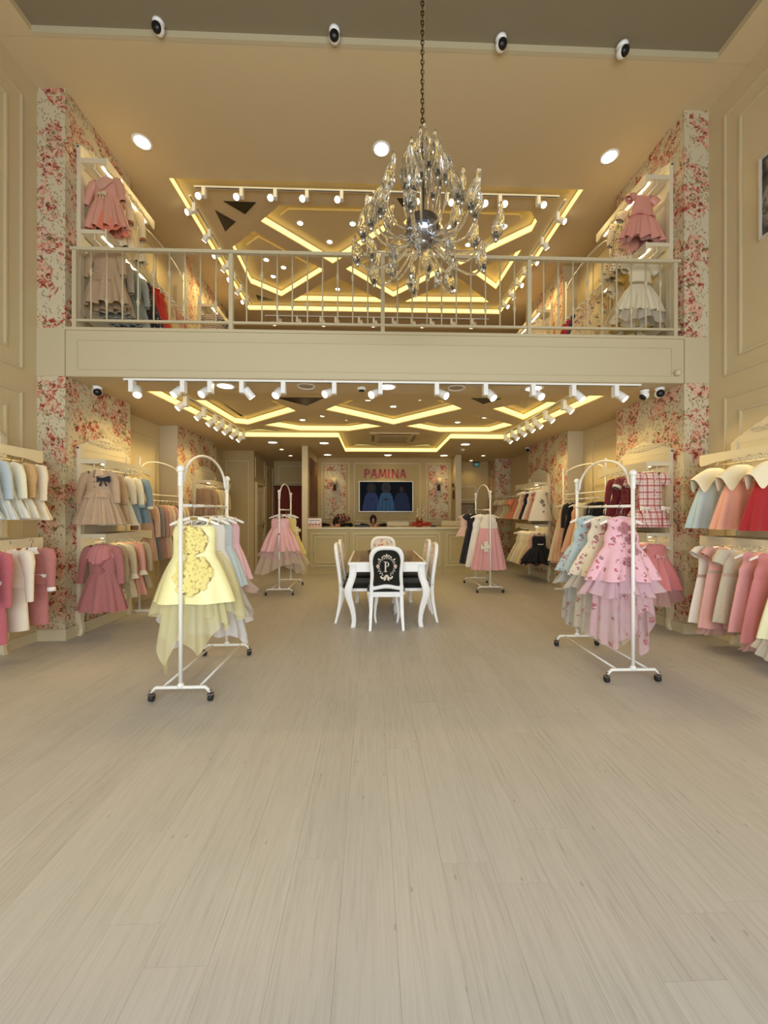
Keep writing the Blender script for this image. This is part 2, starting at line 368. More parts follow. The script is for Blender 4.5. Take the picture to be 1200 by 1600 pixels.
# mezzanine edge: two end blocks and a panelled fascia
fa = struct(MB().box((PL, YF+.005, ZL-.004), (PR, YF+.16, ZM)).build('trim_10', FASC))
for x0, x1 in ((XL, PL-.004), (PR+.004, XR)): MB().box((x0, YF-.006, ZL-.004), (x1, YF+.2, ZM+.0)).build('end_block', FASC, fa)
bm = MB(); frame(bm, (-3.225, YF+.005, 2.955), (1, 0, 0), (0, 0, 1), 6.68, .335, .016, .010, (0, -1, 0)); bm.build('panel_moulding', FASC, fa)
MB().box((PL, YF-.012, ZM-.02), (PR, YF+.16, ZM+.012)).build('ledge', FASC, fa)
struct(MB().box((XL, YF+.17, 3.28), (XR, YB, ZM)).build('floor_mezzanine', mat('mezzanine_floor', (150, 130, 104), .6)))

# ceilings with lit recesses -----------------------------------------
def plate(bm, outer, holes, z):
    loops = [[Vector((x, y, 0)) for x, y in lp] for lp in [outer]+holes]
    pts = [p for lp in loops for p in lp]
    fs = []
    for t in tessellate_polygon(loops):
        a, b_, c = [pts[i] for i in t]
        if (b_-a).cross(c-a).z > 0: t = t[::-1]
        fs.append(tuple(t))
    bm.add([(p.x, p.y, z) for p in pts], fs, False)
def sidewall(bm, lp, z0, z1):
    n = len(lp)
    for i in range(n):
        (ax, ay), (bx, by) = lp[i], lp[(i+1) % n]
        bm.add([(ax, ay, z0), (bx, by, z0), (bx, by, z1), (ax, ay, z1)], [(0, 1, 2, 3)], False)
def inset(lp, d):
    n = len(lp); A = sum(lp[i][0]*lp[(i+1) % n][1]-lp[(i+1) % n][0]*lp[i][1] for i in range(n)); sgn = 1 if A > 0 else -1
    out = []
    for i in range(n):
        p, q, r = Vector(lp[i-1]), Vector(lp[i]), Vector(lp[(i+1) % n])
        e1 = (q-p).normalized(); e2 = (r-q).normalized()
        n1 = Vector((-e1.y, e1.x))*sgn; n2 = Vector((-e2.y, e2.x))*sgn
        k = (n1+n2); k = k/max(k.length_squared/2, .25)
        out.append((q.x+k.x*d, q.y+k.y*d))
    return out
def coffer(name, outer, big, polys, z0, zp, zc, panels, tris):
    bm = MB(); plate(bm, outer, [big], z0); sidewall(bm, big, z0, zp)
    plate(bm, big, polys, zp)
    for p in polys: sidewall(bm, p, zp, zc); plate(bm, p, [], zc)
    c = struct(bm.build(name, CEIL))
    s = MB(); sidewall(s, inset(big, .006), z0+.015, z0+(zp-z0)*.8); s.build('cove_light', COVE, c)
    for p in polys:
        s = MB(); sidewall(s, inset(p, .006), zp+.015, zp+(zc-zp)*.8); s.build('cove_light', COVE, c)
    for p in panels:
        pp = inset(p, .22)
        MB().prism(pp, zc-.035, zc+.01).build('ceiling_panel', CEIL, c)
    for t in tris: MB().prism(t, zp-.008, zp+.02).build('dark_mirror_inlay', SMOKE, c)
    return c
U = [[(-1.816, 6.34), (-1.423, 5.995), (.193, 5.985), (.438, 6.30), (-.742, 7.377)],
     [(.52, 6.30), (.68, 5.985), (2.509, 5.986), (2.707, 6.20), (2.714, 6.42), (1.706, 7.34)],
     [(-2.496, 6.97), (-1.986, 6.561), (-.925, 7.578), (-1.983, 8.533), (-2.51, 8.074)],
     [(-1.777, 8.70), (-.744, 7.777), (.31, 8.70)],
     [(-.51, 7.53), (.48, 8.477), (1.462, 7.51), (.48, 6.62)],
     [(.735, 8.66), (1.77, 7.739), (2.66, 8.62)],
     [(1.981, 7.544), (2.654, 8.115), (2.715, 6.869)]]
triU = [[(-2.262, 5.94), (-1.772, 5.948), (-2.013, 6.184)], [(-2.46, 6.121), (-2.224, 6.353), (-2.473, 6.576)], [(-2.524, 8.475), (-2.198, 8.70), (-2.551, 8.73)],
        [(.38, 5.80), (.62, 5.80), (.49, 5.97)]]
coffer('ceiling_upper', [(XL, 3.839), (XR, 3.839), (XR, YB), (XL, YB)], [(-2.81, 5.41), (3.04, 5.41), (3.0, 8.88), (-2.81, 8.88)], U, ZU, 6.15, 6.29, [U[0], U[1], U[4], U[2]], triU)
Lo = [[(-2.542, 5.582), (-2.47, 7.025), (-2.26, 7.121), (-1.194, 6.138), (-1.396, 5.577)],
      [(-1.986, 7.355), (-1.317, 7.88), (-.47, 7.88), (.199, 7.285), (-.915, 6.373)],
      [(-.728, 6.046), (.403, 7.035), (1.414, 5.92), (1.002, 5.468), (-.326, 5.511)],
      [(.633, 7.243), (1.429, 7.86), (2.45, 7.70), (2.64, 7.0), (1.626, 6.232)],
      [(1.871, 5.905), (2.65, 6.613), (2.741, 5.542), (2.297, 5.458)]]
# the lower far polygons stay inside the main recess
Lo[1] = [(-1.986, 7.15), (-1.4, 7.62), (-.45, 7.62), (.199, 7.18), (-.915, 6.373)]
Lo[3] = [(.633, 7.15), (1.35, 7.66), (2.35, 7.62), (2.62, 7.0), (1.626, 6.232)]
triL = [[(-1.332, 5.4), (-.669, 5.4), (-.978, 5.80)], [(1.40, 5.35), (1.82, 5.35), (1.646, 5.62)], [(-2.5, 7.62), (-1.83, 7.62), (-2.145, 7.4)], [(-.45, 9.2), (.1, 9.2), (-.3, 8.95)], [(.9, 9.2), (1.45, 9.2), (1.3, 8.95)]]
coffer('ceiling_lower', [(XL, YF), (XR, YF), (XR, YB), (XL, YB)],
       [(-2.78, 4.82), (2.99, 4.82), (2.75, 7.77), (1.6, 7.74), (1.62, 9.5), (-.65, 9.5), (-.66, 7.70), (-2.6, 7.70)], Lo, ZL, 3.0, 3.12, [Lo[0], Lo[2], Lo[1], Lo[3], Lo[4]], triL)
# tray ceiling over the entrance void
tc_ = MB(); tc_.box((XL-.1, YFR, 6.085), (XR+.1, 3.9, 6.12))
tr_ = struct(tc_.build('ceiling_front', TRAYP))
MB().box((-3.27, 3.80, ZU), (3.53, 3.84, 6.10)).build('soffit_lip', FASC, tr_)
MB().box((XL, YFR, ZU), (-3.27, 3.84, 6.10)).build('side_soffit', CEIL, tr_); MB().box((3.53, YFR, ZU), (XR, 3.84, 6.10)).build('side_soffit', CEIL, tr_)

# back of the shop: partitions, doors, curtain ------------------------
w1 = struct(MB().box((XL, 9.4, 0), (-2.85, YB, ZL)).build('wall_return', CREAM_DIM))
mould(w1, (XL+.12, 9.4, .3), (1, 0, 0), .55, 2.35, (0, -1, 0)); mould(w1, (-2.85, 9.5, 2.25), (0, 1, 0), .8, .5, (1, 0, 0)); mould(w1, (-2.85, 10.45, .3), (0, 1, 0), .7, 2.35, (1, 0, 0))
d1 = struct(MB().box((-2.86, 9.58, 0), (-2.835, 10.2, 2.02), bev=0).build('door_1', DOORM))
b = MB(); frame(b, (-2.85, 9.5, 0), (0, 1, 0), (0, 0, 1), .78, 2.14, .08, .04, (1, 0, 0)); b.build('door_frame', TRIM, d1)
b = MB(); frame(b, (-2.835, 9.66, .15), (0, 1, 0), (0, 0, 1), .46, .75, .03, .012, (1, 0, 0)); frame(b, (-2.835, 9.66, 1.05), (0, 1, 0), (0, 0, 1), .46, .85, .03, .012, (1, 0, 0)); b.build('door_panel', TRIM, d1)
b = MB(); b.box((-2.835, 10.11, .98), (-2.822, 10.15, 1.16)); b.cyl((-2.825, 10.13, 1.09), (-2.79, 10.13, 1.09), .008); b.cyl((-2.79, 10.14, 1.09), (-2.79, 10.03, 1.085), .008); b.build('door_handle', BLACKP, d1)
mould(wb, (-2.72, YB, 2.25), (1, 0, 0), 1.1, .5, (0, -1, 0))
ct = thing('door_curtain', 'burgundy pleated curtain across the doorway left of the counter', 'curtain', (-2.15, 11.2, 0))
pts = []
b = MB(); n = 90
rg = [[(-.66+1.32*i/n, .035*sin(i/n*2*PI*11)+.01*sin(i*1.7), z) for i in range(n+1)] for z in (2.14, 1.6, .9, .03)]
b.rings(rg, False); rg2 = [[(x, y+.012, z) for x, y, z in r] for r in rg]; b.rings(rg2, False); b.build('drape', CURT, ct)
b = MB(); b.cyl((-.68, 0, 2.15), (.68, 0, 2.15), .014); b.build('curtain_rod', mat('brown_rod', (96, 70, 44), .5), ct)
w2 = struct(MB().box((-1.55, 8.7, 0), (-1.45, YB, ZL)).build('wall_partition_left', CREAM_DIM)); w3 = struct(MB().box((2.2, 9.95, 0), (2.32, YB, ZL)).build('wall_partition_right', CREAM_DIM))
MB().box((-1.565, 8.68, 0), (-1.435, 8.72, ZL)).build('edge_trim', TRIM, w2); MB().box((2.185, 9.93, 0), (2.335, 9.97, ZL)).build('edge_trim', TRIM, w3)
w4 = struct(MB().box((-1.45, 10.5, 0), (2.2, 10.6, ZL)).build('wall_counter', CREAM_DIM))
bm = MB()
for x0, ww in ((-1.36, .76), (1.49, .68)): frame(bm, (x0, 10.5, 1.14), (1, 0, 0), (0, 0, 1), ww, 1.6, .03, .018, (0, -1, 0))
frame(bm, (-.48, 10.5, 1.14), (1, 0, 0), (0, 0, 1), 1.82, 1.6, .03, .018, (0, -1, 0)); bm.build('panel_moulding', TRIM, w4)
for x0, x1 in ((-1.28, -.71), (1.57, 2.10)): MB().box((x0, 10.482, 1.2), (x1, 10.5, 2.68)).build('wallpaper_panel', PAPER, w4)
MB().box((-1.45, 10.47, 1.06), (2.2, 10.5, 1.1)).build('chair_rail', TRIM, w4)
d2 = struct(MB().box((2.42, YB-.03, 0), (3.02, YB, 1.62)).build('door_2', mat('brown_door', (150, 128, 92), .5)))
b = MB(); frame(b, (2.38, YB, 0), (1, 0, 0), (0, 0, 1), .7, 1.66, .05, .045, (0, -1, 0)); b.build('door_frame', mat('brown_frame', (96, 74, 48), .5), d2)
mould(wb, (2.38, YB, 1.75), (1, 0, 0), .72, .42, (0, -1, 0), .04)
# ------------------------------------------------------------------ mezzanine railing
rl = thing('mezzanine_railing', 'long cream metal railing along the mezzanine edge', 'railing', (.13, YF+.028, ZM+.012))
X0, X1 = -3.3, 3.56
posts = [-3.255, -1.561, .125, 1.795, 3.5]
b = MB(); b.box((X0-.13, -.022, .855), (X1-.13, .022, .89)); b.build('top_rail', FASC, rl)
b = MB(); b.box((X0-.13, -.014, .075), (X1-.13, .014, .10)); b.build('bottom_rail', FASC, rl)
pb = None
for x in posts:
    if pb is None: pb = MB().box((-.022, -.022, 0), (.022, .022, .86)).build('post', FASC, rl); o = pb
    else: o = pb.copy(); COL.objects.link(o)
    o.location = (x-.13, 0, 0)
bal = []
for hz in (.30, .62):
    b = MB(); b.cyl((0, 0, .09), (0, 0, .86), .0085, 8)
    b.lathe([(.009, -.05), (.013, -.035), (.013, -.02), (.021, 0), (.013, .02), (.013, .035), (.009, .05)], 10, (0, 0, hz)); bal.append(b)
protoB = [None, None]; k = 0
for i in range(4):
    a, c = posts[i], posts[i+1]
    for j in range(1, 10):
        x = a+(c-a)*j/10; t = (k//3) % 2 if k % 3 == 1 else (1 if k % 5 == 0 else 0); k += 1
        if protoB[t] is None: o = protoB[t] = bal[t].build('baluster', FASC, rl)
        else: o = protoB[t].copy(); COL.objects.link(o)
        o.location = (x-.13, 0, 0)

# ------------------------------------------------------------------ ceiling lamps
def downlight_proto(r):
    t = thing('recessed_downlight', 'x', 'light')
    b = MB(); b.lathe([(r*.86, -.002), (r*1.0, -.008), (r*1.14, -.004), (r*1.16, 0)], 24); 
    MB().lathe([(r*1.16, 0), (r*1.15, -.006), (r*.95, -.009), (r*.88, -.003)], 24).build('trim_ring', WHITE, t)
    MB().lathe([(r*.88, -.001), (r*.88, -.005), (.001, -.0055)], 24).build('lens', LENS, t)
    return t
def add_lamp(o, power, ang=120, aim=(0, 0, -1), z=-.02, blend=.6):
    l = lamp('bulb', 'SPOT', (0, 0, z), power, WARM, o, aim, spot_size=R(ang), spot_blend=blend, shadow_soft_size=.05)
    return l
protoD = {}
def downlight(x, y, z, r, label, group, power=1.0):
    if r not in protoD:
        t = protoD[r] = downlight_proto(r); t.location = (x, y, z); t['label'] = label; t['group'] = group
    else: t = dup(protoD[r], (x, y, z), 0, label, group)
    return t, power
DL = []
for i, (x, y) in enumerate([(-2.865, 4.891), (.125, 4.887), (3.09, 4.897)]):
    DL.append(downlight(x, y, ZU, .10, ['big round downlight above the floral pilaster on the left', 'big round downlight just behind the chandelier', 'big round downlight near the floral pilaster on the right'][i], 'big downlights ahead of the upper coffer', 1.5))
upn = [(-1.2, 6.495), (-.319, 6.481), (-.754, 6.926), (-2.026, 7.459), (-1.747, 7.682), (-2.025, 7.982), (-.744, 8.45), (.481, 7.712), (1.807, 8.42), (2.254, 6.456), (1.30, 6.49), (1.75, 6.92)]
upl = ['left of two in the near left lit pentagon overhead', 'right of two in the near left lit pentagon overhead', 'at the tip of the near left lit pentagon overhead', 'nearest of three in the left lit coffer upstairs', 'middle of three in the left lit coffer upstairs', 'farthest of three in the left lit coffer upstairs', 'alone in the far left lit triangle upstairs', 'in the centre lit diamond under the chandelier', 'alone in the far right lit triangle upstairs', 'at the right end of the near right lit pentagon', 'behind the chandelier in the near right pentagon', 'at the tip of the near right lit pentagon']
upz = [6.255, 6.255, 6.255, 6.255, 6.255, 6.255, 6.29, 6.255, 6.29, 6.255, 6.255, 6.255]
upz[9] = upz[10] = upz[11] = 6.255
for (x, y), l, z in zip(upn, upl, upz): DL.append(downlight(x, y, z, .05, 'small downlight '+l, 'small downlights in the upper coffer', .6))
for i, x in enumerate([-2.397, -1.192, .038, 1.26, 2.499]): DL.append(downlight(x, 9.5, ZU, .10, ORD[i]+' large downlight from the left in the far upstairs row', 'far upstairs downlights', 1.2))
lon = [(-1.261, 7.054), (-.854, 6.75), (-.439, 7.022), (-.054, 5.756), (.346, 6.114), (.725, 5.712), (1.202, 6.85), (1.607, 6.55), (2.02, 6.78), (1.612, 7.152)]
lol = ['left one of three in the lit pentagon left of centre', 'front one of three in the lit pentagon left of centre', 'right one of three in the lit pentagon left of centre', 'left one of three in the central lower coffer', 'at the tip of the central lower coffer', 'right one of three in the central lower coffer', 'left one of four in the lit pentagon right of centre', 'front one of four in the lit pentagon right of centre', 'right one of four in the lit pentagon right of centre', 'back one of four in the lit pentagon right of centre']
for (x, y), l in zip(lon, lol): DL.append(downlight(x, y, 3.085, .05, 'small downlight '+l, 'small downlights in the lower coffer', .7))
lom = [(-1.722, 4.581, .10, 'large downlight under the mezzanine edge, leftmost'), (.184, 4.55, .10, 'large downlight under the mezzanine edge, middle'), (1.946, 4.55, .10, 'large downlight under the mezzanine edge, rightmost'),
       (-2.107, 8.254, .10, 'large downlight before the left door passage'), (-1.02, 8.3, .10, 'large downlight before the left partition'), (2.051, 8.349, .10, 'large downlight right of the ceiling notch'),
       (-1.143, 10.0, .10, 'large downlight behind the counter, leftmost of three'), (.423, 9.992, .10, 'large downlight behind the counter, above the sign'), (1.9, 10.02, .10, 'large downlight behind the counter, rightmost of three'),
       (-2.129, 9.164, .05, 'small downlight by the left door, nearer one'), (-2.133, 10.187, .05, 'small downlight before the burgundy curtain'), (2.937, 10.023, .05, 'small downlight in the back right passage, nearer one'), (2.857, 10.95, .05, 'small downlight in the back right passage, farther one')]
for x, y, r, l in lom: DL.append(downlight(x, y, ZL, r, l, 'downlights in the flat lower ceiling', 1.0 if r > .06 else .6))
for t, p in DL: add_lamp(t, P_DOWN*p)
# recessed round speakers and smoke heads
def disc_thing(name, label, cat, loc, r, m, group=None):
    t = thing(name, label, cat, loc, 0, group)
    MB().lathe([(r*1.08, 0), (r*1.08, -.006), (r*.97, -.010), (r*.96, -.004)], 24).build('bezel', WHITE, t)
    MB().lathe([(r*.96, -.003), (r*.5, -.006), (.001, -.007)], 24).build('grille', m, t); return t
GR = mat('speaker_grille', (176, 160, 130), .7, bump=.4, bscale=300)
disc_thing('ceiling_speaker', 'round flush ceiling speaker left of centre under the mezzanine edge', 'speaker', (-.773, 4.56, ZL), .10, GR, 'ceiling speakers')
disc_thing('ceiling_speaker', 'round flush ceiling speaker right of centre under the mezzanine edge', 'speaker', (1.012, 4.56, ZL), .10, GR, 'ceiling speakers')
def smoke(label, loc):
    t = thing('smoke_detector', label, 'detector', loc); MB().lathe([(.055, 0), (.055, -.018), (.04, -.03)], 18).build('base', WHITE, t)
    MB().lathe([(.036, -.03), (.034, -.042), (.001, -.046)], 16).build('sensor', BLACKP if 'black' in label else WHITE, t)
smoke('small smoke detector with black sensor under the mezzanine edge', (-.12, 4.6, ZL)); smoke('white smoke detector on the ceiling right of the counter', (2.15, 9.0, ZL))
# air conditioner
ac = thing('ceiling_air_conditioner', 'square cassette air conditioner flush in the ceiling before the counter', 'air conditioner', (.46, 8.2, 3.0))
MB().box((-.5, -.5, -.03), (.5, .5, 0)).build('housing', CEIL, ac)
b = MB(); b.box((-.3, -.3, -.038), (.3, .3, -.03)); b.build('intake_grille', GR, ac)
for k in range(4):
    M = Matrix.Rotation(k*PI/2, 4, 'Z'); b = MB(); b.box((-.34, -.46, -.034), (.34, -.40, -.03), M); b.build('air_slot', BLACKP, ac)

# track lights
def track(name, label, a, c):
    a, c = Vector(a), Vector(c); t = thing(name, label, 'light track', a)
    dv = c-a; L_ = dv.length; rz = math.atan2(dv.y, dv.x); t.rotation_euler = (0, 0, rz)
    MB().box((0, -.017, 0), (L_, .017, .022)).build('rail', WHITE, t); MB().box((.01, -.006, -.002), (L_-.01, .006, .001)).build('groove', BLACKP, t); return t
def spot(loc, aim, label, group, power=1.0, box=True):
    t = thing('track_spotlight', label, 'spotlight', loc, 0, group); a = Vector(aim).normalized()
    side = Vector((1 if aim[0] >= 0 else -1, 0, 0))
    MB().box((-.024, -.035, -.13), (.024, .035, 0)).build('driver_box', WHITE, t)
    piv = Vector((side.x*.028, 0, -.11)); c0 = piv+side*.03
    b = MB(); b.cyl(piv-side*.01, c0, .012, 8); b.build('swivel_joint', WHITE, t)
    st = c0-a*.045; en = c0+a*.075
    b = MB(); b.tube([st, st+a*.004, en-a*.004, en], [.034, .042, .046, .046], 18); h = b.build('lamp_head', WHITE, t)
    q = a.to_track_quat('Z', 'Y').to_matrix().to_4x4(); q.translation = en
    MB().lathe([(.040, .001), (.038, .004), (.001, .005)], 18, M=q).build('lens', LENS, h)
    lamp('bulb', 'SPOT', tuple(en+a*.03), P_TRACK*power, WARM, t, a, spot_size=R(75), spot_blend=.7, shadow_soft_size=.035)
    return t
track('light_track', 'white light track along the front of the lower ceiling', (-2.75, 4.36, ZL-.024), (3.12, 4.36, ZL-.024))
track('light_track', 'light track along the left side of the lower coffer', (-2.47, 5.0, ZL+.05), (-2.47, 7.6, ZL+.05))
track('light_track', 'light track along the right side of the lower coffer', (2.64, 5.0, ZL+.05), (2.64, 7.6, ZL+.05))
track('light_track', 'light track across the near end of the upper coffer', (-2.57, 5.65, 6.10), (2.8, 5.65, 6.10))
track('light_track', 'light track down the left side of the upper coffer', (-2.70, 5.8, 6.10), (-2.70, 8.8, 6.10))
track('light_track', 'light track down the right side of the upper coffer', (2.92, 5.7, 6.10), (2.92, 8.8, 6.10))
track('light_track', 'light track across the far end upstairs', (-2.5, 9.1, ZU-.024), (2.8, 9.1, ZU-.024))
aimF = [(.25, -.5, -.8), (-.45, -.5, -.75), (-.35, -.65, -.7), (.5, .5, -.7), (-.3, -.6, -.75), (-.6, -.6, -.45), (-.6, -.6, -.5), (.6, -.5, -.5), (.4, -.5, -.8), (.3, -.75, -.6), (.5, -.4, -.8), (.5, -.45, -.7)]
for i, x in enumerate([-2.66, -2.10, -1.80, -1.45, -.99, -.42, .10, .74, 1.30, 1.85, 2.32, 2.82]):
    spot((x, 4.36, ZL-.024), aimF[i], ORD[i]+' white spotlight from the left on the front track under the mezzanine', 'spotlights on the front track under the mezzanine', 1.1)
for i, y in enumerate([5.2, 5.75, 6.15, 6.45, 6.8, 7.15, 7.5]):
    spot((-2.47, y, ZL+.05), (-.7, -.35, -.8), ORD[i]+' white spotlight from the front on the left lower track', 'spotlights on the left lower track')
    spot((2.64, y, ZL+.05), (.7, -.35, -.8), ORD[i]+' white spotlight from the front on the right lower track', 'spotlights on the right lower track')
for i, x in enumerate([-2.427, -1.887, -1.401, -.943, -.438, .041, .60, 1.11, 1.611, 1.903, 2.482]):
    spot((x, 5.65, 6.10), ((x-.1)*.03, -.75, -.75), ORD[i]+' glowing spotlight from the left on the near upstairs track', 'spotlights on the near upstairs track')
for i, y in enumerate([5.95, 6.5, 6.95, 7.3, 7.65, 8.05, 8.45]):
    spot((-2.70, y, 6.10), (-.6, -.55 if i % 2 == 0 else .3, -.7), ORD[i]+' spotlight from the front on the left upstairs track', 'spotlights on the left upstairs track')
    spot((2.92, y, 6.10), (.6, -.55 if i % 2 == 0 else .3, -.7), ORD[i]+' spotlight from the front on the right upstairs track', 'spotlights on the right upstairs track')
for i, x in enumerate([-2.2, -1.75, -1.2, -.85, -.3, .05, .5, .95, 1.4, 1.9, 2.4]):
    spot((x, 9.1, ZU-.024), (.05, -.35, -.9), ORD[i]+' spotlight from the left on the far upstairs track', 'spotlights on the far upstairs track', .8)

# ------------------------------------------------------------------ cameras and sensors
def dome_cam(label, loc, look, r=.062):
    t = thing('security_camera', label, 'camera', loc); a = Vector(look).normalized()
    MB().lathe([(r*.9, r*.75), (r*1.0, r*1.2)], 18).build('mount', WHITE, t)
    MB().ball((0, 0, 0), r, 18).build('dome', WHITE, t)
    q = a.to_track_quat('Z', 'Y').to_matrix().to_4x4(); q.translation = a*r*.62
    MB().lathe([(r*.86, -r*.1), (r*.72, r*.25), (r*.35, r*.44), (.001, r*.48)], 18, M=q).build('lens', BLACKP, t)
for i, (x, z) in enumerate([(-2.04, 6.025), (-.361, 6.015), (1.275, 6.0), (2.496, 5.98)]):
    dome_cam('white dome camera on the high ceiling edge, '+ORD[i]+' from the left', (x, 3.745, z), ((-.15, .0, .25, .35)[i], -.85, -.5), .055)
dome_cam('white camera below the mezzanine edge beside the left pilaster', (-3.22, 4.62, 2.81), (.55, -.75, -.35), .052)
dome_cam('white camera facing the room by the right pilaster, nearer one', (3.44, 4.48, 2.815), (-.3, -.9, -.2), .054)
dome_cam('white camera turned away by the right pilaster', (3.30, 4.54, 2.81), (-.7, .1, -.7), .052)
dome_cam('small white camera high on the second right pilaster', (3.53, 8.6, 2.80), (-.3, -.9, -.1), .05)
t = thing('motion_sensor', 'small cream motion sensor on the right end of the fascia', 'sensor', (3.495, YF-.012, 2.99))
MB().ball((0, -.02, 0), .036, 14, (1, .8, 1)).build('body', TRIM, t); MB().lathe([(.03, 0), (.03, .02)], 14, M=Matrix.Translation((0, .012, 0)) @ Matrix.Rotation(PI/2, 4, 'X')).build('base', TRIM, t)
t = thing('exit_sign', 'small green exit sign box high in the back right passage', 'sign', (3.1, YB-.04, 2.74))
MB().box((-.09, 0, 0), (.09, .035, .2)).build('casing', BLACKP, t)
gs = MB().box((-.075, -.004, .015), (.075, 0, .11)).build('sign_face', mat('green_sign', (70, 120, 100), .4, emit=(.1, .4, .3), est=.25), t)
b = MB(); b.ball((.0, -.005, .09), .011, 8, (1, .3, 1)); b.box((-.012, -.006, .045), (.012, -.004, .08)); b.box((-.02, -.006, .02), (-.008, -.004, .045)); b.box((.008, -.006, .02), (.02, -.004, .045)); b.build('running_figure', WHITE, gs)

# ------------------------------------------------------------------ chandelier
ch = thing('chandelier', 'glass flame chandelier hanging on a long chain over the entrance', 'chandelier', (.385, 2.9, 3.45))
b = MB()
z = .62
k = 0
while z < 2.62:
    lk = [(0, .011*cos(a)*1, .024*sin(a)) if k % 2 else (.011*cos(a), 0, .024*sin(a)) for a in [2*PI*i/10 for i in range(10)]]
    b.tube([(p[0], p[1], p[2]+z) for p in lk], .0042, 6, closed=True); z += .037; k += 1
b.build('chain', mat('aged_chain', (110, 92, 60), .35, metal=1), ch)
b = MB(); b.tube([(.012+.008*sin(i*1.3), .006*cos(i), .6+i*.202) for i in range(11)], .003, 6); b.build('power_cord', mat('cord', (150, 132, 96), .5), ch)
b = MB(); b.lathe([(.001, -.03), (.05, -.03), (.10, .0), (.128, .04), (.135, .09), (.128, .14), (.10, .168), (.04, .18), (.018, .25), (.014, .6), (.022, .61), (.001, .63)], 28); b.build('centre_body', CHROME, ch)
b = MB(); b.lathe([(.001, -.06), (.03, -.055), (.06, -.03), (.06, -.02), (.001, -.015)], 20); b.build('lower_cap', CHROME, ch)
CUPM = mat('chrome_cup', (190, 188, 184), .2, metal=1)
def flame_mesh():
    b = MB(); n = 24; rg = []
    for j in range(13):
        t = j/12; z = t*.29; r = .012+.029*sin(PI*min(1, t*1.25)**.75)*(1-t*.2) if t < .8 else .016*(1-t)/.2+.004
        cx = .028*sin(t*5.5)*t; cy = .018*cos(t*4.3)*t
        rg.append([(cx+r*(1+.22*cos(6*a+t*3))*cos(a+t*1.5), cy+r*(1+.22*cos(6*a+t*3))*sin(a+t*1.5), z) for a in [2*PI*i/n for i in range(n)]])
    b.rings(rg, True, (True, True)); return b
fl0 = None; cup0 = None
tiers = [(9, .13, .20, .42, .16, 0), (9, .32, .10, .20, .03, .3), (10, .44, .0, -.01, -.10, .1), (9, .52, -.03, -.12, -.18, .25), (7, .24, -.05, -.05, -.12, .0)]
rnd = random.Random(3)
for ti, (n, rr, z0, z1, dip, ph) in enumerate(tiers):
    for i in range(n):
        a = 2*PI*i/n+ph+rnd.uniform(-.08, .08); R_ = rr*rnd.uniform(.92, 1.06); zt = z1+rnd.uniform(-.03, .03)
        ca, sa = cos(a), sin(a)
        if ti < 1: path = [(.05, z0-.1), (R_*.7, z0-.06), (R_, z0+.08), (R_, zt)]
        elif ti == 4: path = [(.05, -.02), (R_*.4, .0), (R_*.8, -.02), (R_, -.07), (R_*1.02, dip)]
        else: path = [(.10, z0), (R_*.45, (z0+dip)/2-.03), (R_*.8, dip), (R_*.98, dip+.07), (R_, zt)]
        pp = []
        for q in range(len(path)-1):
            for s_ in range(4):
                t = s_/4; p0 = path[max(q-1, 0)]; p1 = path[q]; p2 = path[q+1]; p3 = path[min(q+2, len(path)-1)]
                pp.append(tuple(.5*((2*p1[d])+(-p0[d]+p2[d])*t+(2*p0[d]-5*p1[d]+4*p2[d]-p3[d])*t*t+(-p0[d]+3*p1[d]-3*p2[d]+p3[d])*t**3) for d in (0, 1)))
        pp.append(path[-1])
        ex, ez = path[-1]
        arm = MB().tube([(r*ca, r*sa, z) for r, z in pp], .0095, 8).build('arm', GLASS, ch)
        if fl0 is None:
            c = cup0 = MB().lathe([(.009, -.02), (.013, -.015), (.016, .0), (.015, .03), (.009, .035), (.009, .05)], 12).build('cup', CUPM, arm)
            f = fl0 = flame_mesh().build('glass_flame', GLASS, arm)
        else:
            c = cup0.copy(); f = fl0.copy(); COL.objects.link(c); COL.objects.link(f); c.parent = arm; f.parent = arm
        c.location = (ex*ca, ex*sa, ez); f.location = (ex*ca, ex*sa, ez+.005)
        if ti == 4: c.rotation_euler = f.rotation_euler = (PI, 0, a); f.scale = (.8, .8, .5); continue
        lean = .18 if ti else .05
        f.rotation_euler = (-sa*lean, ca*lean, rnd.uniform(0, 6)); f.scale = (1, 1, rnd.uniform(.85, 1.05) if ti else 1.15)

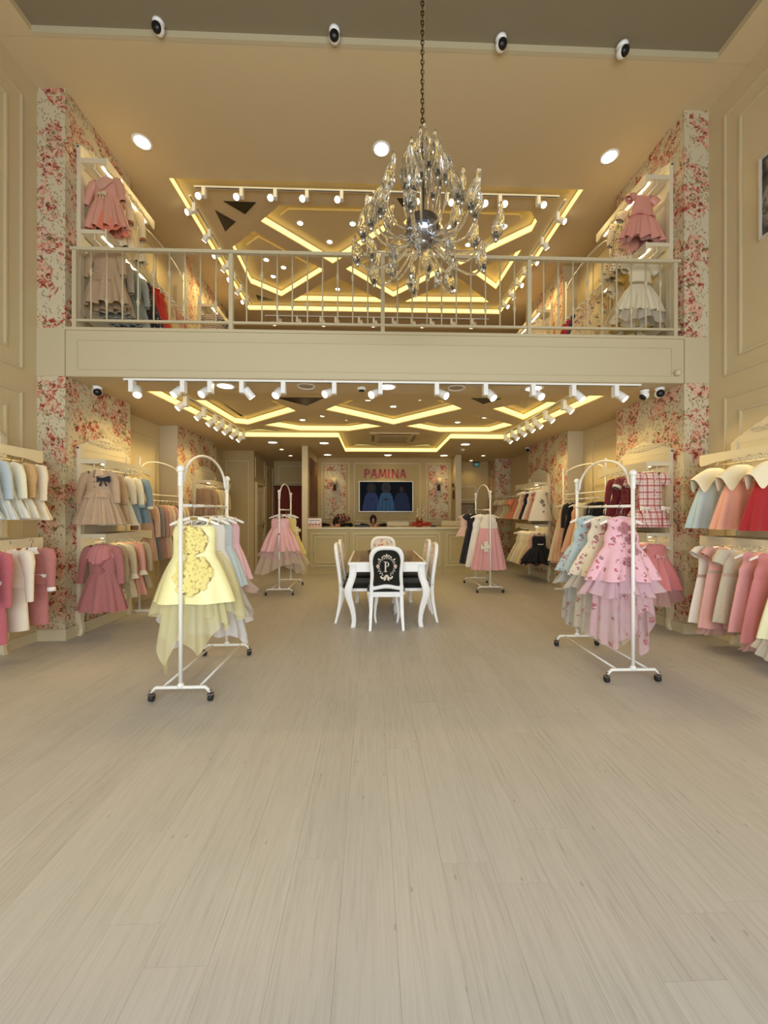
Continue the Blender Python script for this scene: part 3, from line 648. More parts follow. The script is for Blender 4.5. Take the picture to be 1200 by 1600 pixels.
# ------------------------------------------------------------------ rolling garment racks
def casters(parent, pts):
    for x, y in pts:
        b = MB(); b.cyl((0, 0, .055), (0, 0, .085), .011, 10); b.box((-.020, -.012, .045), (.020, .022, .058)); c = b.build('caster', CHROME, parent, (x, y, 0))
        b = MB(); b.cyl((-.014, .008, .027), (.014, .008, .027), .027, 16); b.build('wheel', RUBBER, c)
def rack(label, x, y0, y1, hw=.215, h=1.745, bar=1.45):
    yc = (y0+y1)/2; t = thing('garment_rack', label, 'garment rack', (x, yc, 0), 0, 'white rolling garment racks'); a, c = y0-yc, y1-yc
    for y in (a, c):
        b = MB(); b.cyl((0, y, .105), (0, y, h-.05), .0145, 14); b.build('upright', WMETAL, t)
        b = MB(); b.ball((0, y, h-.025), .029, 14); b.lathe([(.0145, -.16), (.019, -.15), (.019, -.065), (.022, -.06), (.016, -.05)], 14, (0, y, h-.0)); b.build('finial', WMETAL, t)
        b = MB(); b.ball((0, y, .118), .026, 12); b.build('foot_knob', WMETAL, t)
        b = MB(); b.tube([(-hw, y, .07), (-hw+.035, y, .105), (hw-.035, y, .105), (hw, y, .07)], .0125, 10); f = b.build('foot_bar', WMETAL, t)
        casters(t, [(-hw, y), (hw, y)])
    for s in (-1, 1):
        b = MB(); b.cyl((s*hw*.62, a, .105), (s*hw*.62, c, .105), .0085, 10); b.build('floor_rail', WMETAL, t)
    b = MB(); b.cyl((0, a, bar), (0, c, bar), .0115, 12); b.build('hanging_bar', WMETAL, t)
    zs = h-.115; m = .05; aa, cc = a+m, c-m; pk = .23
    path = [(0, a, zs-.005), (0, aa-.012, zs), (0, aa, zs+.012)]
    for i in range(1, 16):
        u = PI*i/16; path.append((0, (aa+cc)/2-(cc-aa)/2*cos(u), zs+.012+pk*sin(u)))
    path += [(0, cc, zs+.012), (0, cc+.012, zs), (0, c, zs-.005)]
    b = MB(); b.tube(path, .0105, 10); b.build('arch', WMETAL, t)
    return t
rack('white rolling rack in the left foreground with the yellow dress', -1.41, 2.885, 3.79)
rack('white rolling rack in the right foreground with floral dresses', 2.148, 3.09, 3.95)
rack('white rolling rack in the distance before the burgundy curtain', -1.548, 6.49, 7.41, .225, 1.77, 1.44)
rack('white rolling rack near the right end of the counter', 2.05, 6.575, 7.5, .225, 1.77, 1.44)
# fixed arched wall racks in the recesses
def wall_rack(label, x, y0, y1, z0, h, bar):
    yc = (y0+y1)/2; t = thing('arched_rack', label, 'clothes rack', (x, yc, z0), 0, 'arched clothes racks between the pilasters'); a, c = y0-yc, y1-yc
    for y in (a, c):
        b = MB(); b.cyl((0, y, 0), (0, y, h), .013, 12); b.lathe([(.013, 0), (.02, .012), (.02, .02), (.001, .03)], 10, (0, y, h)); b.build('upright', WMETAL, t)
        MB().box((-.16, y-.015, 0), (.16, y+.015, .025)).build('foot', WMETAL, t)
    for dz in (0, .09): 
        b = MB(); b.cyl((0 if not dz else .0, a, bar+dz), (0, c, bar+dz), .011, 10); b.build('hanging_bar', WMETAL, t)
    zs = h-.12; path = [(0, a, zs)]+[(0, -(c-a-.1)/2*cos(PI*i/16), zs+.13*sin(PI*i/16)) for i in range(17)]+[(0, c, zs)]
    b = MB(); b.tube(path, .010, 10); b.build('arch', WMETAL, t); return t
wall_rack('white arched rack in the lower left recess', -3.27, 5.52, 6.66, 0, 2.15, 1.57)
wall_rack('white arched rack in the lower right recess', 3.48, 5.6, 6.86, 0, 2.17, 1.62)
wall_rack('white arched rack in the upstairs left recess', -3.30, 5.52, 6.85, ZM, 2.17, 1.42)
wall_rack('white arched rack in the upstairs right recess', 3.55, 5.6, 6.9, ZM, 2.17, 1.42)
b = MB(); b.cyl((3.45, 8.75, 1.78), (3.45, 10.5, 1.78), .011, 10); b.cyl((3.45, 8.8, 1.78), (3.88, 8.8, 1.78), .01); b.cyl((3.45, 10.4, 1.78), (3.88, 10.4, 1.78), .01)
tag(b.build('clothes_rail', WMETAL), 'plain wall rail beyond the second right cabinet', 'clothes rail')

# ------------------------------------------------------------------ display cabinets
def valance_poly(W, h):
    pts = [(0, h), (0, .02)]
    n = 24
    for i in range(n+1):
        u = i/n; x = .02+(W-.04)*u
        if u < .16: z = 0+.03*(1-cos(PI*u/.16))/2*.9
        elif u > .84: z = .03*(1-cos(PI*(1-u)/.16))/2*.9
        else: z = .027+.012*sin(PI*(u-.16)/.68)
        pts.append((x, z))
    pts += [(W, .02), (W, h)]
    return pts
def ornament(bm, c, w, h, M, n=9, r0=None):
    r0 = r0 or h
    r = random.Random(int(w*1000)+n)
    for i in range(n):
        u = (i/(n-1)-.5)
        s = (r0 or h)*(.55-.45*abs(u))+.006
        ring = [(c[0]+u*w+s*cos(a), -.006, c[1]+(.5-abs(u))*h*.35*(1 if i % 2 else -.4)+s*.8*sin(a)) for a in [2*PI*k/10 for k in range(10)]]
        bm.tube(ring, s*.30, 6, closed=True, M=M); bm.ball((c[0]+u*w, -.008, c[1]+(.5-abs(u))*h*.2*(1 if i % 2 else -.4)), s*.42, 8, M=M)
def cabinet(label, side, y0, y1, xw, zb, boxes, depth, legtop=.33, crest=.17, group='white carved display cabinets'):
    W = y1-y0; sx = 1 if side == 'L' else -1
    t = thing('display_cabinet', label, 'cabinet', (xw, (y0+y1)/2, zb), 0, group)
    # local frame: s along +Y from the near end, n into the room
    def P3(s, n, z): return (sx*n, s-W/2, z)
    M = Matrix(((0, -sx, 0, 0), (1, 0, 0, -W/2), (0, 0, 1, 0), (0, 0, 0, 1)))   # (s, -n, z) -> local
    def bx(bm, s0, s1, n0, n1, z0, z1): bm.box((s0, -n1, z0), (s1, -n0, z1), M)
    top = boxes[0][0]+.14
    bm = MB(); bx(bm, .05, W-.05, .002, .02, legtop, top); bm.build('back_panel', CABW, t)
    for s0 in (0, W-.06):
        bm = MB(); bx(bm, s0, s0+.06, .0, .045, legtop, top); bm.build('stile', CABW, t)
        out = -1 if s0 == 0 else 1; cx = s0+.03
        lp = [(.034, 1), (-.032, 1), (-.044, .86), (-.050, .72), (-.040, .52), (-.020, .34), (-.012, .2), (-.020, .09), (-.040, .0), (.006, .0), (.020, .12), (.020, .3), (.008, .48), (.014, .64), (.034, .80)]
        bm = MB(); bm.prism([(cx-out*-x_ if out > 0 else cx+x_, z_*legtop) for x_, z_ in lp] if out < 0 else [(cx-x_, z_*legtop) for x_, z_ in lp], .0, .055, M @ Matrix(((1, 0, 0, 0), (0, 0, -1, 0), (0, 1, 0, 0), (0, 0, 0, 1)))); bm.build('leg', CABW, t)
    ap = [(.06, legtop+.0)]+[(.06+(W-.12)*i/24, legtop-.06-.10*(1-(1 if abs(i/24-.5) > .42 else 0))*(.35+.3*abs(sin(i/24*PI*3)))*1.0) for i in range(25)]+[(W-.06, legtop)]
    MX = M @ Matrix(((1, 0, 0, 0), (0, 0, -1, 0), (0, 1, 0, 0), (0, 0, 0, 1)))  # polygon (s,z) extruded along n
    bm = MB(); bm.prism(ap, .012, .034, MX); bm.build('apron', CABW, t)
    if crest:
        n = 28; hh = crest
        cr = [(.0, top-.02)]+[(W*i/n, top+hh*(1-abs(i/n*2-1)**1.25)*.95+.012*abs(sin(i*1.35))+.01) for i in range(n+1)]+[(W, top-.02)]
        bm = MB(); bm.prism(cr, .002, .024, MX); c = bm.build('crest', CABW, t)
        bm = MB(); MO = M @ Matrix.Translation((0, -.024, 0)); ornament(bm, (W/2, top+.09), W*.62, .12, MO, 17, .05); bm.build('carved_scroll', CABW, c)
    for (z1, z0) in boxes:
        bm = MB(); bx(bm, .0, W, .045, depth-.02, z0+.045, z1); bo = bm.build('shelf_box', CABW, t)
        vp = [(s, z0-.025+z*(z1-z0+.025)/.12) for s, z in valance_poly(W+.02, .12)]
        bm = MB(); bm.prism([(s-.01, z) for s, z in vp], depth-.02, depth, MX); v = bm.build('valance', CABW, bo)
        bm = MB(); ornament(bm, (W/2, z0-.002), .40, .07, M @ Matrix.Translation((0, -depth, 0)), 9, .045); bm.build('carved_rosette', CABW, bo)
        bm = MB(); bx(bm, .05, W-.05, depth-.095, depth-.080, z0+.036, z0+.046); bm.build('led_strip', LEDS, t)
        nr = depth*.55; bm = MB(); bm.cyl(P3(.0, nr, z0-.01), P3(W, nr, z0-.01), .007, 8)
        for s in (.02, W-.02): bm.cyl(P3(s, nr, z0-.01), P3(s, nr, z0+.06), .006, 6)
        bm.build('hanging_rail', CABW, t)
    return t
BX = [(2.0, 1.905), (1.15, 1.06)]
cabinet('white carved cabinet on the near left wall, cut by the frame', 'L', 2.7, 3.91, XL, 0, BX, .38, crest=.27)
cabinet('white carved cabinet on the near right wall, cut by the frame', 'R', 2.8, 3.98, XR, 0, BX, .38, crest=.27)
cabinet('white carved cabinet on the first left pilaster, ground floor', 'L', 4.46, 5.36, PL, 0, BX, .33)
cabinet('white carved cabinet on the first right pilaster, ground floor', 'R', 4.46, 5.42, PR, 0, BX, .33)
cabinet('white carved cabinet on the second left pilaster, ground floor', 'L', 7.3, 8.3, PL, 0, BX, .33)
cabinet('white carved cabinet on the second right pilaster, ground floor', 'R', 7.6, 8.6, PR, 0, BX, .33)
BU = [(2.01, 1.91), (1.20, 1.11)]
cabinet('white carved cabinet upstairs on the near left pilaster', 'L', 4.46, 5.40, PL, ZM, BU, .34, crest=.17)
cabinet('white carved cabinet upstairs on the near right pilaster', 'R', 4.46, 5.45, PR, ZM, BU, .34, crest=.17)
cabinet('white carved cabinet upstairs on the far left pilaster', 'L', 7.5, 8.6, PL, ZM, BU, .34, crest=0)
cabinet('white carved cabinet upstairs on the far right pilaster', 'R', 7.5, 8.6, PR, ZM, BU, .34, crest=0)

# ------------------------------------------------------------------ table and chairs
TX0, TX1, TY0, TY1, TZ = -.285, .665, 4.62, 6.0, .80
tx, ty = (TX0+TX1)/2, (TY0+TY1)/2
tb = thing('dining_table', 'white table with curved legs in front of the counter', 'table', (tx, ty, 0))
hx, hy = (TX1-TX0)/2, (TY1-TY0)/2
b = MB(); b.box((-hx, -hy, TZ-.035), (hx, hy, TZ-.006), bev=.012); b.build('table_top', WHITE, tb)
b = MB(); b.box((-hx+.03, -hy+.03, TZ-.006), (hx-.03, hy-.03, TZ), bev=.01); b.build('brown_inlay', mat('table_glass_brown', (150, 124, 88), .12, spec=.6), tb)
for (ax0, ay0, ax1, ay1) in ((-hx+.05, -hy+.03, hx-.05, -hy+.05), (-hx+.05, hy-.05, hx-.05, hy-.03), (-hx+.03, -hy+.05, -hx+.05, hy-.05), (hx-.05, -hy+.05, hx-.03, hy-.05)):
    MB().box((ax0, ay0, TZ-.125), (ax1, ay1, TZ-.035)).build('apron', WHITE, tb)
for sx in (-1, 1):
    for sy in (-1, 1):
        rg = []
        for z, o, w_ in ((TZ-.035, 0, .045), (.68, .0, .045), (.62, .008, .045), (.56, .03, .046), (.50, .055, .046), (.44, .066, .045), (.38, .058, .042), (.30, .032, .037), (.22, .008, .032), (.14, -.008, .028), (.07, -.012, .026), (.02, -.004, .029), (0, .0, .03)):
            cx, cy = sx*(hx-.06+o*.9), sy*(hy-.06+o*.3)
            rg.append([(cx+w_*a, cy+w_*c, z) for a, c in ((-1, -.8), (-.8, -1), (.8, -1), (1, -.8), (1, .8), (.8, 1), (-.8, 1), (-1, .8))])
        b = MB(); b.rings(rg[::-1], True, (True, True)); b.build('leg', WHITE, tb)
DARKG = mat('black_green_velvet', (24, 24, 16), .95, sheen=.2)
FLOR = cloth((232, 214, 190), 'floral', (186, 84, 80))
EMB = mat('cream_embroidery', (224, 214, 196), .8); EMBP = mat('pink_embroidery', (222, 186, 174), .8)
def rrect(w_, h_, r, n=6, bulge=0):
    out = []
    for cx, cy, a0 in ((w_-r, h_-r, 0), (-w_+r, h_-r, 90), (-w_+r, -h_+r, 180), (w_-r, -h_+r, 270)):
        for k in range(n+1):
            a = R(a0+90*k/n); out.append((cx+r*cos(a), cy+r*sin(a)))
    return out
def make_chair(label, loc, rz, group):
    t = thing('dining_chair', label, 'chair', loc, rz, group)   # local +Y is the front; the back stands at y=0
    def lean(x, y, z): return (x, y-(max(0, z-.45))*.14, z)
    hw = .205
    # outer and inner loops of the back frame (x,z)
    def loop(w_, top, bot, shr):
        o = []
        for i in range(33):
            a = PI*i/32; o.append((w_*math.copysign(abs(cos(a))**.62, cos(a)), top-.16+.16*sin(a)**.75))
        for i in range(1, 9): o.append((-w_+shr*sin(i/9*PI)-.0, top-.16+(bot-(top-.16))*i/9))
        for i in range(17): 
            u = i/16; o.append((-w_+2*w_*u, bot-.012*sin(u*2*PI+PI/2)*1.0))
        for i in range(1, 9): o.append((w_-shr*sin(i/9*PI), bot+((top-.16)-bot)*i/9))
        return o
    lo, li = loop(hw, 1.0, .475, .012), loop(hw-.042, .952, .525, .012)
    b = MB(); n = len(lo); rg = []
    for k in range(n):
        ox, oz = lo[k]; ix, iz = li[k]
        rg.append([lean(ox, -.018, oz), lean((ox+ix)/2, -.026, (oz+iz)/2), lean(ix, -.014, iz), lean(ix, .014, iz), lean((ox+ix)/2, .024, (oz+iz)/2), lean(ox, .018, oz)])
    rg.append(rg[0]); b.rings(rg, True); b.build('back_frame', WHITE, t)
    def pad(y, m, name, bul):
        b = MB(); cx, cz = 0, .74; vs = [lean(x, y, z) for x, z in li]; vs2 = [lean(x*.6, y+bul, cz+(z-cz)*.6) for x, z in li]
        b.rings([vs, vs2, [lean(x*.05, y+bul*1.15, cz+(z-cz)*.05) for x, z in li]], True, (False, True)); return b.build(name, m, t)
    rear = pad(-.006, DARKG, 'rear_panel', -.010); pad(.008, FLOR, 'floral_back_pad', .022)
    # embroidered wreath with the letter
    def flat(bm, c, rx, rz, ang=0, n=10): 
        ring = []
        for i in range(n):
            a = 2*PI*i/n; x, z = rx*cos(a), rz*sin(a); ring.append(lean(c[0]+x*cos(ang)-z*sin(ang), -.0205, c[1]+x*sin(ang)+z*cos(ang)))
        c0 = lean(c[0], -.0225, c[1]); bm.add(ring+[c0], [((i+1) % n, i, n) for i in range(n)], False)
    b = MB(); cz = .755
    for i in range(40):
        a = 2*PI*i/40
        if abs(a-1.5*PI) < .35: continue
        x, z = .098*cos(a), .108*sin(a)+cz; k = 1 if i % 2 else -1
        flat(b, (x+.010*k*cos(a), z+.010*k*sin(a)), .011, .0042, a+PI/2+.6*k, 8)
        flat(b, (x, z), .007, .0022, a+PI/2, 6)
    for s in (-1, 1):
        for k in range(5): flat(b, (s*(.012+.011*k), cz+.122+.010*sin(k*1.2)), .009, .005, s*k*.5, 8)
        for k in range(6): flat(b, (s*(.012+.011*k), cz-.115-.028*sin(k*.55)), .014, .009, -s*(.3+k*.22), 8)
        flat(b, (s*.02, cz-.155), .012, .02, s*.6, 8); flat(b, (s*.092, cz+.085), .016, .008, s*.8, 8)
    flat(b, (0, cz+.138), .010, .014); b.build('embroidered_wreath', EMB, rear)
    for cx, cz_, rr_ in ((-.104, cz+.003, 1), (.104, cz+.003, 1), (0, cz-.118, 1.05)):
        b = MB()
        for k in range(6): flat(b, (cx+.013*cos(k*PI/3), cz_+.013*sin(k*PI/3)), .010*rr_, .007*rr_, k*PI/3, 8)
        b.build('embroidered_rose', EMBP, rear)
    b = MB()
    def fq(x0, z0, x1, z1): b.add([lean(x0, -.022, z0), lean(x1, -.022, z0), lean(x1, -.022, z1), lean(x0, -.022, z1)], [(0, 1, 2, 3)], False)
    fq(-.022, cz-.062, -.006, cz+.058); fq(-.036, cz-.066, .008, cz-.060); fq(-.036, cz+.054, -.004, cz+.060)
    arc = [(-.006+.036*sin(a)*1.0, cz+.026+.032*cos(a)) for a in [PI*i/12 for i in range(13)]]; arc2 = [(-.006+.022*sin(a), cz+.026+.026*cos(a)) for a in [PI*i/12 for i in range(13)]]
    b.rings([[lean(x, -.022, z) for x, z in arc], [lean(x, -.022, z) for x, z in arc2]], False, smooth=False); b.build('letter_p', EMB, rear)
    # seat
    b = MB(); rg = []
    for z, g in ((.405, .0), (.44, .0)):
        rg.append([(x*(.235-g), .245+y*(.245-g), z) for x, y in [(c[0], c[1]) for c in rrect(1, 1, .3)]])
    b.rings(rg, True, (True, True), False); b.build('seat_rail', WHITE, t)
    b = MB(); rg = []
    for z, g in ((.44, .012), (.47, .004), (.49, .02), (.503, .07), (.508, .15)): rg.append([(x*(.23-g), .25+y*(.235-g), z) for x, y in rrect(1, 1, .3)])
    b.rings(rg, True, (True, True)); b.build('seat_cushion', DARKG, t)
    for s in (-1, 1):
        rg = [[lean(s*(.178+.018*max(0, 1-z/.5)**1.5)+w_*a, -.07*max(0, 1-z/.5)**2+w_*c, z) for a, c in ((-1, -1), (1, -1), (1, 1), (-1, 1))] for z, w_ in ((0, .014), (.1, .016), (.25, .019), (.4, .021), (.53, .020))]
        b = MB(); b.rings(rg, True, (True, True), False); b.build('rear_leg', WHITE, t)
        rg = []
        for z, o, w_ in ((0, .012, .016), (.03, .004, .017), (.1, -.004, .016), (.2, .004, .019), (.3, .018, .024), (.37, .02, .028), (.41, .008, .028)):
            rg.append([(s*(.195+o)+w_*cos(a), .43+o+w_*sin(a), z) for a in [2*PI*i/8 for i in range(8)]])
        b = MB(); b.rings(rg, True, (True, True)); b.build('front_leg', WHITE, t)
    b = MB(); b.box((-.175, -.015, .385), (.175, .012, .425)); b.build('rear_rail', WHITE, t)
    return t
c0 = make_chair('white chair seen from behind with embroidered letter on black velvet', (.178, 4.60, 0), 0, 'white upholstered chairs around the table')
for loc, rz, l in (((.19, 6.28, 0), PI, 'white chair with floral back facing us at the far table end'),
                   ((-.385, 5.06, 0), -PI/2, 'nearer white chair on the left side of the table'), ((-.385, 5.66, 0), -PI/2, 'farther white chair on the left side of the table'),
                   ((.765, 5.06, 0), PI/2, 'nearer white chair on the right side of the table'), ((.765, 5.66, 0), PI/2, 'farther white chair on the right side of the table')):
    dup(c0, loc, rz, l)
b = MB(); b.lathe([(.001, 0), (.05, 0), (.07, .012), (.072, .02), (.064, .018), (.001, .008)], 20)
t = thing('serving_dish', 'small dark dish on the far end of the table', 'dish', (.02, 5.75, TZ)); MB().lathe([(.001, 0), (.06, 0), (.085, .018), (.086, .024), (.078, .02), (.001, .01)], 20).build('dish', BLACKP, t)
MB().lathe([(.001, .01), (.02, .012), (.025, .03), (.012, .045), (.001, .048)], 12).build('lidded_pot', mat('pink_glaze', (196, 120, 130), .3), t)

# ------------------------------------------------------------------ counter
CG = mat('counter_dimmed_cream', (192, 178, 134), .5); CGM = mat('counter_moulding', (206, 194, 152), .45)  # counter's olive tone carries the dimmer light at the back of the shop
CXS = [(-1.43, -.50, 'left'), (-.495, 1.62, 'long middle'), (1.625, 2.62, 'right')]
for x0, x1, nm in CXS:
    t = thing('counter_unit', nm+' panelled section of the cream cash counter', 'counter', ((x0+x1)/2, 8.95, 0), 0, 'sections of the cash counter'); hw = (x1-x0)/2
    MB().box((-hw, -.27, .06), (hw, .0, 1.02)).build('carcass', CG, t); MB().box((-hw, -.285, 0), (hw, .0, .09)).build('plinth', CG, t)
    b = MB(); frame(b, (-hw+.07, -.27, .17), (1, 0, 0), (0, 0, 1), 2*hw-.14, .76, .035, .03, (0, -1, 0)); frame(b, (-hw+.15, -.27, .25), (1, 0, 0), (0, 0, 1), 2*hw-.30, .60, .028, .02, (0, -1, 0)); b.build('panel_moulding', CGM, t)
t = thing('worktop', 'long cream worktop across the cash counter', 'worktop', (.59, 8.95, 1.02)); MB().box((-2.035, -.31, 0), (2.05, .27, .03), bev=.01).build('slab', mat('worktop', (222, 212, 184), .3), t); MB().box((-2.035, -.29, -.014), (2.05, -.272, .0)).build('edge_moulding', CG, t)
ZT = 1.05
# leaflet box
t = thing('leaflet_box', 'pink and white printed box at the left end of the counter', 'box', (-1.30, 8.86, ZT))
MB().box((-.155, -.05, 0), (.155, .05, .21)).build('carton', mat('pink_card', (226, 186, 178), .7), t)
b = MB(); pr = [(-.15, .20), (.15, .20)]+[(.15-.3*i/20, .10+.022*sin(i*.95)) for i in range(21)]; b.prism([(x, z) for x, z in pr], 0, .002, Matrix(((1, 0, 0, 0), (0, 0, -1, -.0505), (0, 1, 0, 0), (0, 0, 0, 1)))); b.build('white_wave_print', mat('white_card', (244, 240, 244), .7), t)
b = MB(); b.box((-.12, -.054, .145), (.12, -.0526, .17)); b.build('grey_print_line', mat('grey_print', (176, 168, 190), .7), t)
b = MB()
for x in (-.10, -.034, .034, .10): b.lathe([(.014, 0), (.014, .002)], 12, M=Matrix.Translation((x, -.050, .062)) @ Matrix.Rotation(PI/2, 4, 'X'))
b.build('dark_dot_print', BLACKP, t)
# monitors seen from behind
MON = mat('monitor_back', (196, 182, 146), .5)
for x, w_, h_, l in ((.63, .26, .12, 'low pale monitor back on the counter left of the orchid'), (1.93, .26, .14, 'pale monitor back near the right end of the counter')):
    t = thing('desktop_monitor', l, 'monitor', (x, 9.13, ZT)); MB().box((-w_, -.015, .02), (w_, .015, h_), bev=.008).build('display_back', MON, t); MB().box((-.05, -.04, 0), (.05, .06, .012)).build('stand_foot', MON, t); MB().box((-.02, -.01, .01), (.02, .01, .05)).build('stand_neck', MON, t)
t = thing('card_terminal', 'black card terminal on the counter near the right monitor', 'card reader', (1.45, 8.95, ZT)); MB().box((-.06, -.04, 0), (.06, .05, .03), bev=.008).build('casing', BLACKP, t); MB().box((-.045, -.01, .03), (.045, .04, .034)).build('keypad', mat('keypad', (60, 60, 64), .5), t)
t = thing('laptop', 'dark laptop on the counter beside the seated woman', 'laptop', (-.22, 9.05, ZT)); MB().box((-.17, -.1, 0), (.17, .12, .016)).build('base', BLACKP, t); MB().box((-.17, -.115, .012), (.17, -.1, .05)).build('lid_edge', mat('dark_lid', (40, 30, 28), .5), t)
# orchid in a red wrap
t = thing('orchid_pot', 'white orchid in a red leafy wrap on the counter', 'plant', (1.12, 8.98, ZT))
REDW = mat('red_wrap', (168, 52, 30), .6); STEM = mat('stem_brown', (92, 80, 40), .7); PETAL = mat('orchid_petal', (214, 198, 160), .6)
MB().lathe([(.001, 0), (.06, 0), (.075, .09), (.07, .1), (.001, .09)], 16).build('pot', REDW, t)
for k in range(11):
    a = k*2.4; rr = .09+.06*(k % 3); b = MB(); z1 = .06+.05*(k % 4)
    b.tube([(.04*cos(a), .04*sin(a)*.5, .05), (rr*.8*cos(a)*1.3, rr*.4*sin(a), z1*.9), (rr*1.7*cos(a), rr*.5*sin(a), z1*.6+.01)], [.02, .028, .003], 6, flat=.25); b.build('wrap_leaf', REDW, t)
for s, hh in ((-.06, .42), (.09, .44)):
    b = MB(); b.tube([(0, 0, .08), (s*.7, 0, hh*.55), (s, 0, hh*.85), (s+.03*(1 if s > 0 else -1), -.02, hh)], .005, 6); st = b.build('flower_stem', STEM, t)
    for k in range(4):
        b = MB(); z = hh*(.62+.12*k); x = s*(.9+.05*k)+.02*(k % 2)
        for q in range(5):
            a = q*2*PI/5+.3; b.ball((x+.014*cos(a), -.015, z+.014*sin(a)), .011, 8, (1, .3, 1))
        b.build('blossom', PETAL, st)
# dried flower arrangement behind the second person
t = thing('dried_flowers', 'dark red dried flower arrangement behind the bent person', 'flowers', (-.69, 9.2, ZT))
MB().lathe([(.001, 0), (.05, 0), (.06, .07), (.045, .12), (.001, .11)], 14).build('vase', mat('dark_vase', (70, 44, 34), .4), t)
rnd2 = random.Random(5); DR = [mat('dry_red', (110, 34, 40), .8), mat('dry_purple', (92, 44, 62), .8), mat('dry_tan', (150, 104, 70), .8)]
for k in range(30):
    a = rnd2.uniform(0, 2*PI); el = rnd2.uniform(.1, 1.2); ln = rnd2.uniform(.16, .30); d = Vector((cos(a)*cos(el), sin(a)*cos(el)*.6, sin(el)))
    p = Vector((0, 0, .10)); b = MB(); b.tube([p, p+d*ln*.6, p+d*ln+Vector((0, 0, .02))], [.003, .006, .001], 5); b.ball(p+d*ln*.85, rnd2.uniform(.012, .024), 6, (1, .7, 1.3)); b.build('dried_sprig', DR[k % 3], t)

# ------------------------------------------------------------------ wall behind the counter
t = thing('shop_sign', 'red capital letters of the shop name above the television', 'sign', (.384, 10.5, 2.33))
SR = mat('sign_red', (176, 44, 42), .4)
adv = {'P': .66, 'A': .8, 'M': .98, 'I': .34, 'N': .84}
def stroke(bm, pts, w0, w1=None): 
    for (a, c) in zip(pts[:-1], pts[1:]):
        d = Vector((c[0]-a[0], c[1]-a[1])); n_ = Vector((-d.y, d.x)).normalized(); w1_ = w1 or w0
        poly = [(a[0]+n_.x*w0/2, a[1]+n_.y*w0/2), (a[0]-n_.x*w0/2, a[1]-n_.y*w0/2), (c[0]-n_.x*w1_/2, c[1]-n_.y*w1_/2), (c[0]+n_.x*w1_/2, c[1]+n_.y*w1_/2)]
        bm.prism(poly, 0, .03, ML)
HT = .235; x = -.585
for chh in 'PAMINA':
    ML = Matrix(((1, 0, 0, x), (0, 0, -1, -.002), (0, 1, 0, 0), (0, 0, 0, 1))); b = MB(); Wd = adv[chh]*HT; tk = .046
    if chh in 'PIN': stroke(b, [(.03, 0), (.03, HT)], tk)
    if chh == 'P':
        pts = [(.03, HT-.018)]+[(.03+.055+.052*sin(a), HT*.70+.055*cos(a)) for a in [PI*i/10 for i in range(11)]]+[(.03, HT*.70-.055)]
        stroke(b, pts, .034)
    if chh == 'A': stroke(b, [(.018, 0), (Wd/2, HT)], .036); stroke(b, [(Wd-.018, 0), (Wd/2, HT)], .052); stroke(b, [(Wd*.25, HT*.33), (Wd*.75, HT*.33)], .03)
    if chh == 'M': stroke(b, [(.02, 0), (.045, HT)], .036); stroke(b, [(Wd-.02, 0), (Wd-.045, HT)], .046); stroke(b, [(.048, HT), (Wd/2, .04)], .044); stroke(b, [(Wd-.048, HT), (Wd/2, .04)], .032)
    if chh == 'N': stroke(b, [(.036, HT), (Wd-.03, 0)], .044); stroke(b, [(Wd-.028, 0), (Wd-.028, HT)], .036)
    b.build('letter_'+chh.lower(), SR, t); x += Wd+.022
tv = thing('television', 'wall television showing three girls below the red sign', 'television', (.393, 10.465, 1.40))
MB().box((-.74, -.05, 0), (.74, 0, .84)).build('casing', mat('silver_bezel', (190, 180, 160), .35, metal=.3), tv)
def scr(nm, r, g, b_): return mat(nm, (2, 2, 2), .6, emit=(r*.7, g*.7, b_*.7), est=1, spec=.03)
sc = MB().box((-.715, -.0525, .022), (.715, -.05, .818)).build('screen', scr('screen_dark', .006, .008, .010), tv)
def shape(name, pts, m, k): 
    b = MB(); b.prism(pts, 0, .0006, Matrix(((1, 0, 0, 0), (0, 0, -1, -.0526-k*.0008), (0, 1, 0, 0), (0, 0, 0, 1)))); b.build(name, m, sc)
def ell(cx, cz, a, c, n=18): return [(cx+a*cos(2*PI*i/n), cz+c*sin(2*PI*i/n)) for i in range(n)]
G1, G2, G3 = scr('screen_lilac', .030, .038, .085), scr('screen_blue', .035, .075, .125), scr('screen_slate', .018, .024, .045)
HAIR = [scr('screen_hair', .022, .022, .020), scr('screen_hair_pale', .034, .032, .030), scr('screen_hair_brown', .012, .007, .007)]
FACE = scr('screen_face', .030, .026, .026); SH = scr('screen_fold', .016, .028, .055)
for cx, gm, hm, hz in ((-.40, G1, HAIR[0], .70), (.0, G2, HAIR[1], .72), (.42, G3, HAIR[2], .66)):
    shape('screen_hair', ell(cx, hz-.06, .125, .165), hm, 0)
    shape('screen_dress', [(cx-.24, .03), (cx+.24, .03), (cx+.23, .16), (cx+.17, .42), (cx+.12, .52), (cx-.12, .52), (cx-.17, .42), (cx-.23, .16)], gm, 1)
    shape('screen_face', ell(cx, hz-.05, .06, .085), FACE, 2)
    for dx in (-.11, .0, .11): shape('screen_fold', [(cx+dx-.008, .03), (cx+dx+.008, .03), (cx+dx*.8+.004, .42), (cx+dx*.8-.004, .42)], SH, 3)
    shape('screen_hands', ell(cx, .34, .06, .03), FACE if cx == 0 else SH, 4)
SHADE = mat('sconce_shade', (222, 204, 164), .8); BRN = mat('sconce_wood', (84, 40, 26), .5)
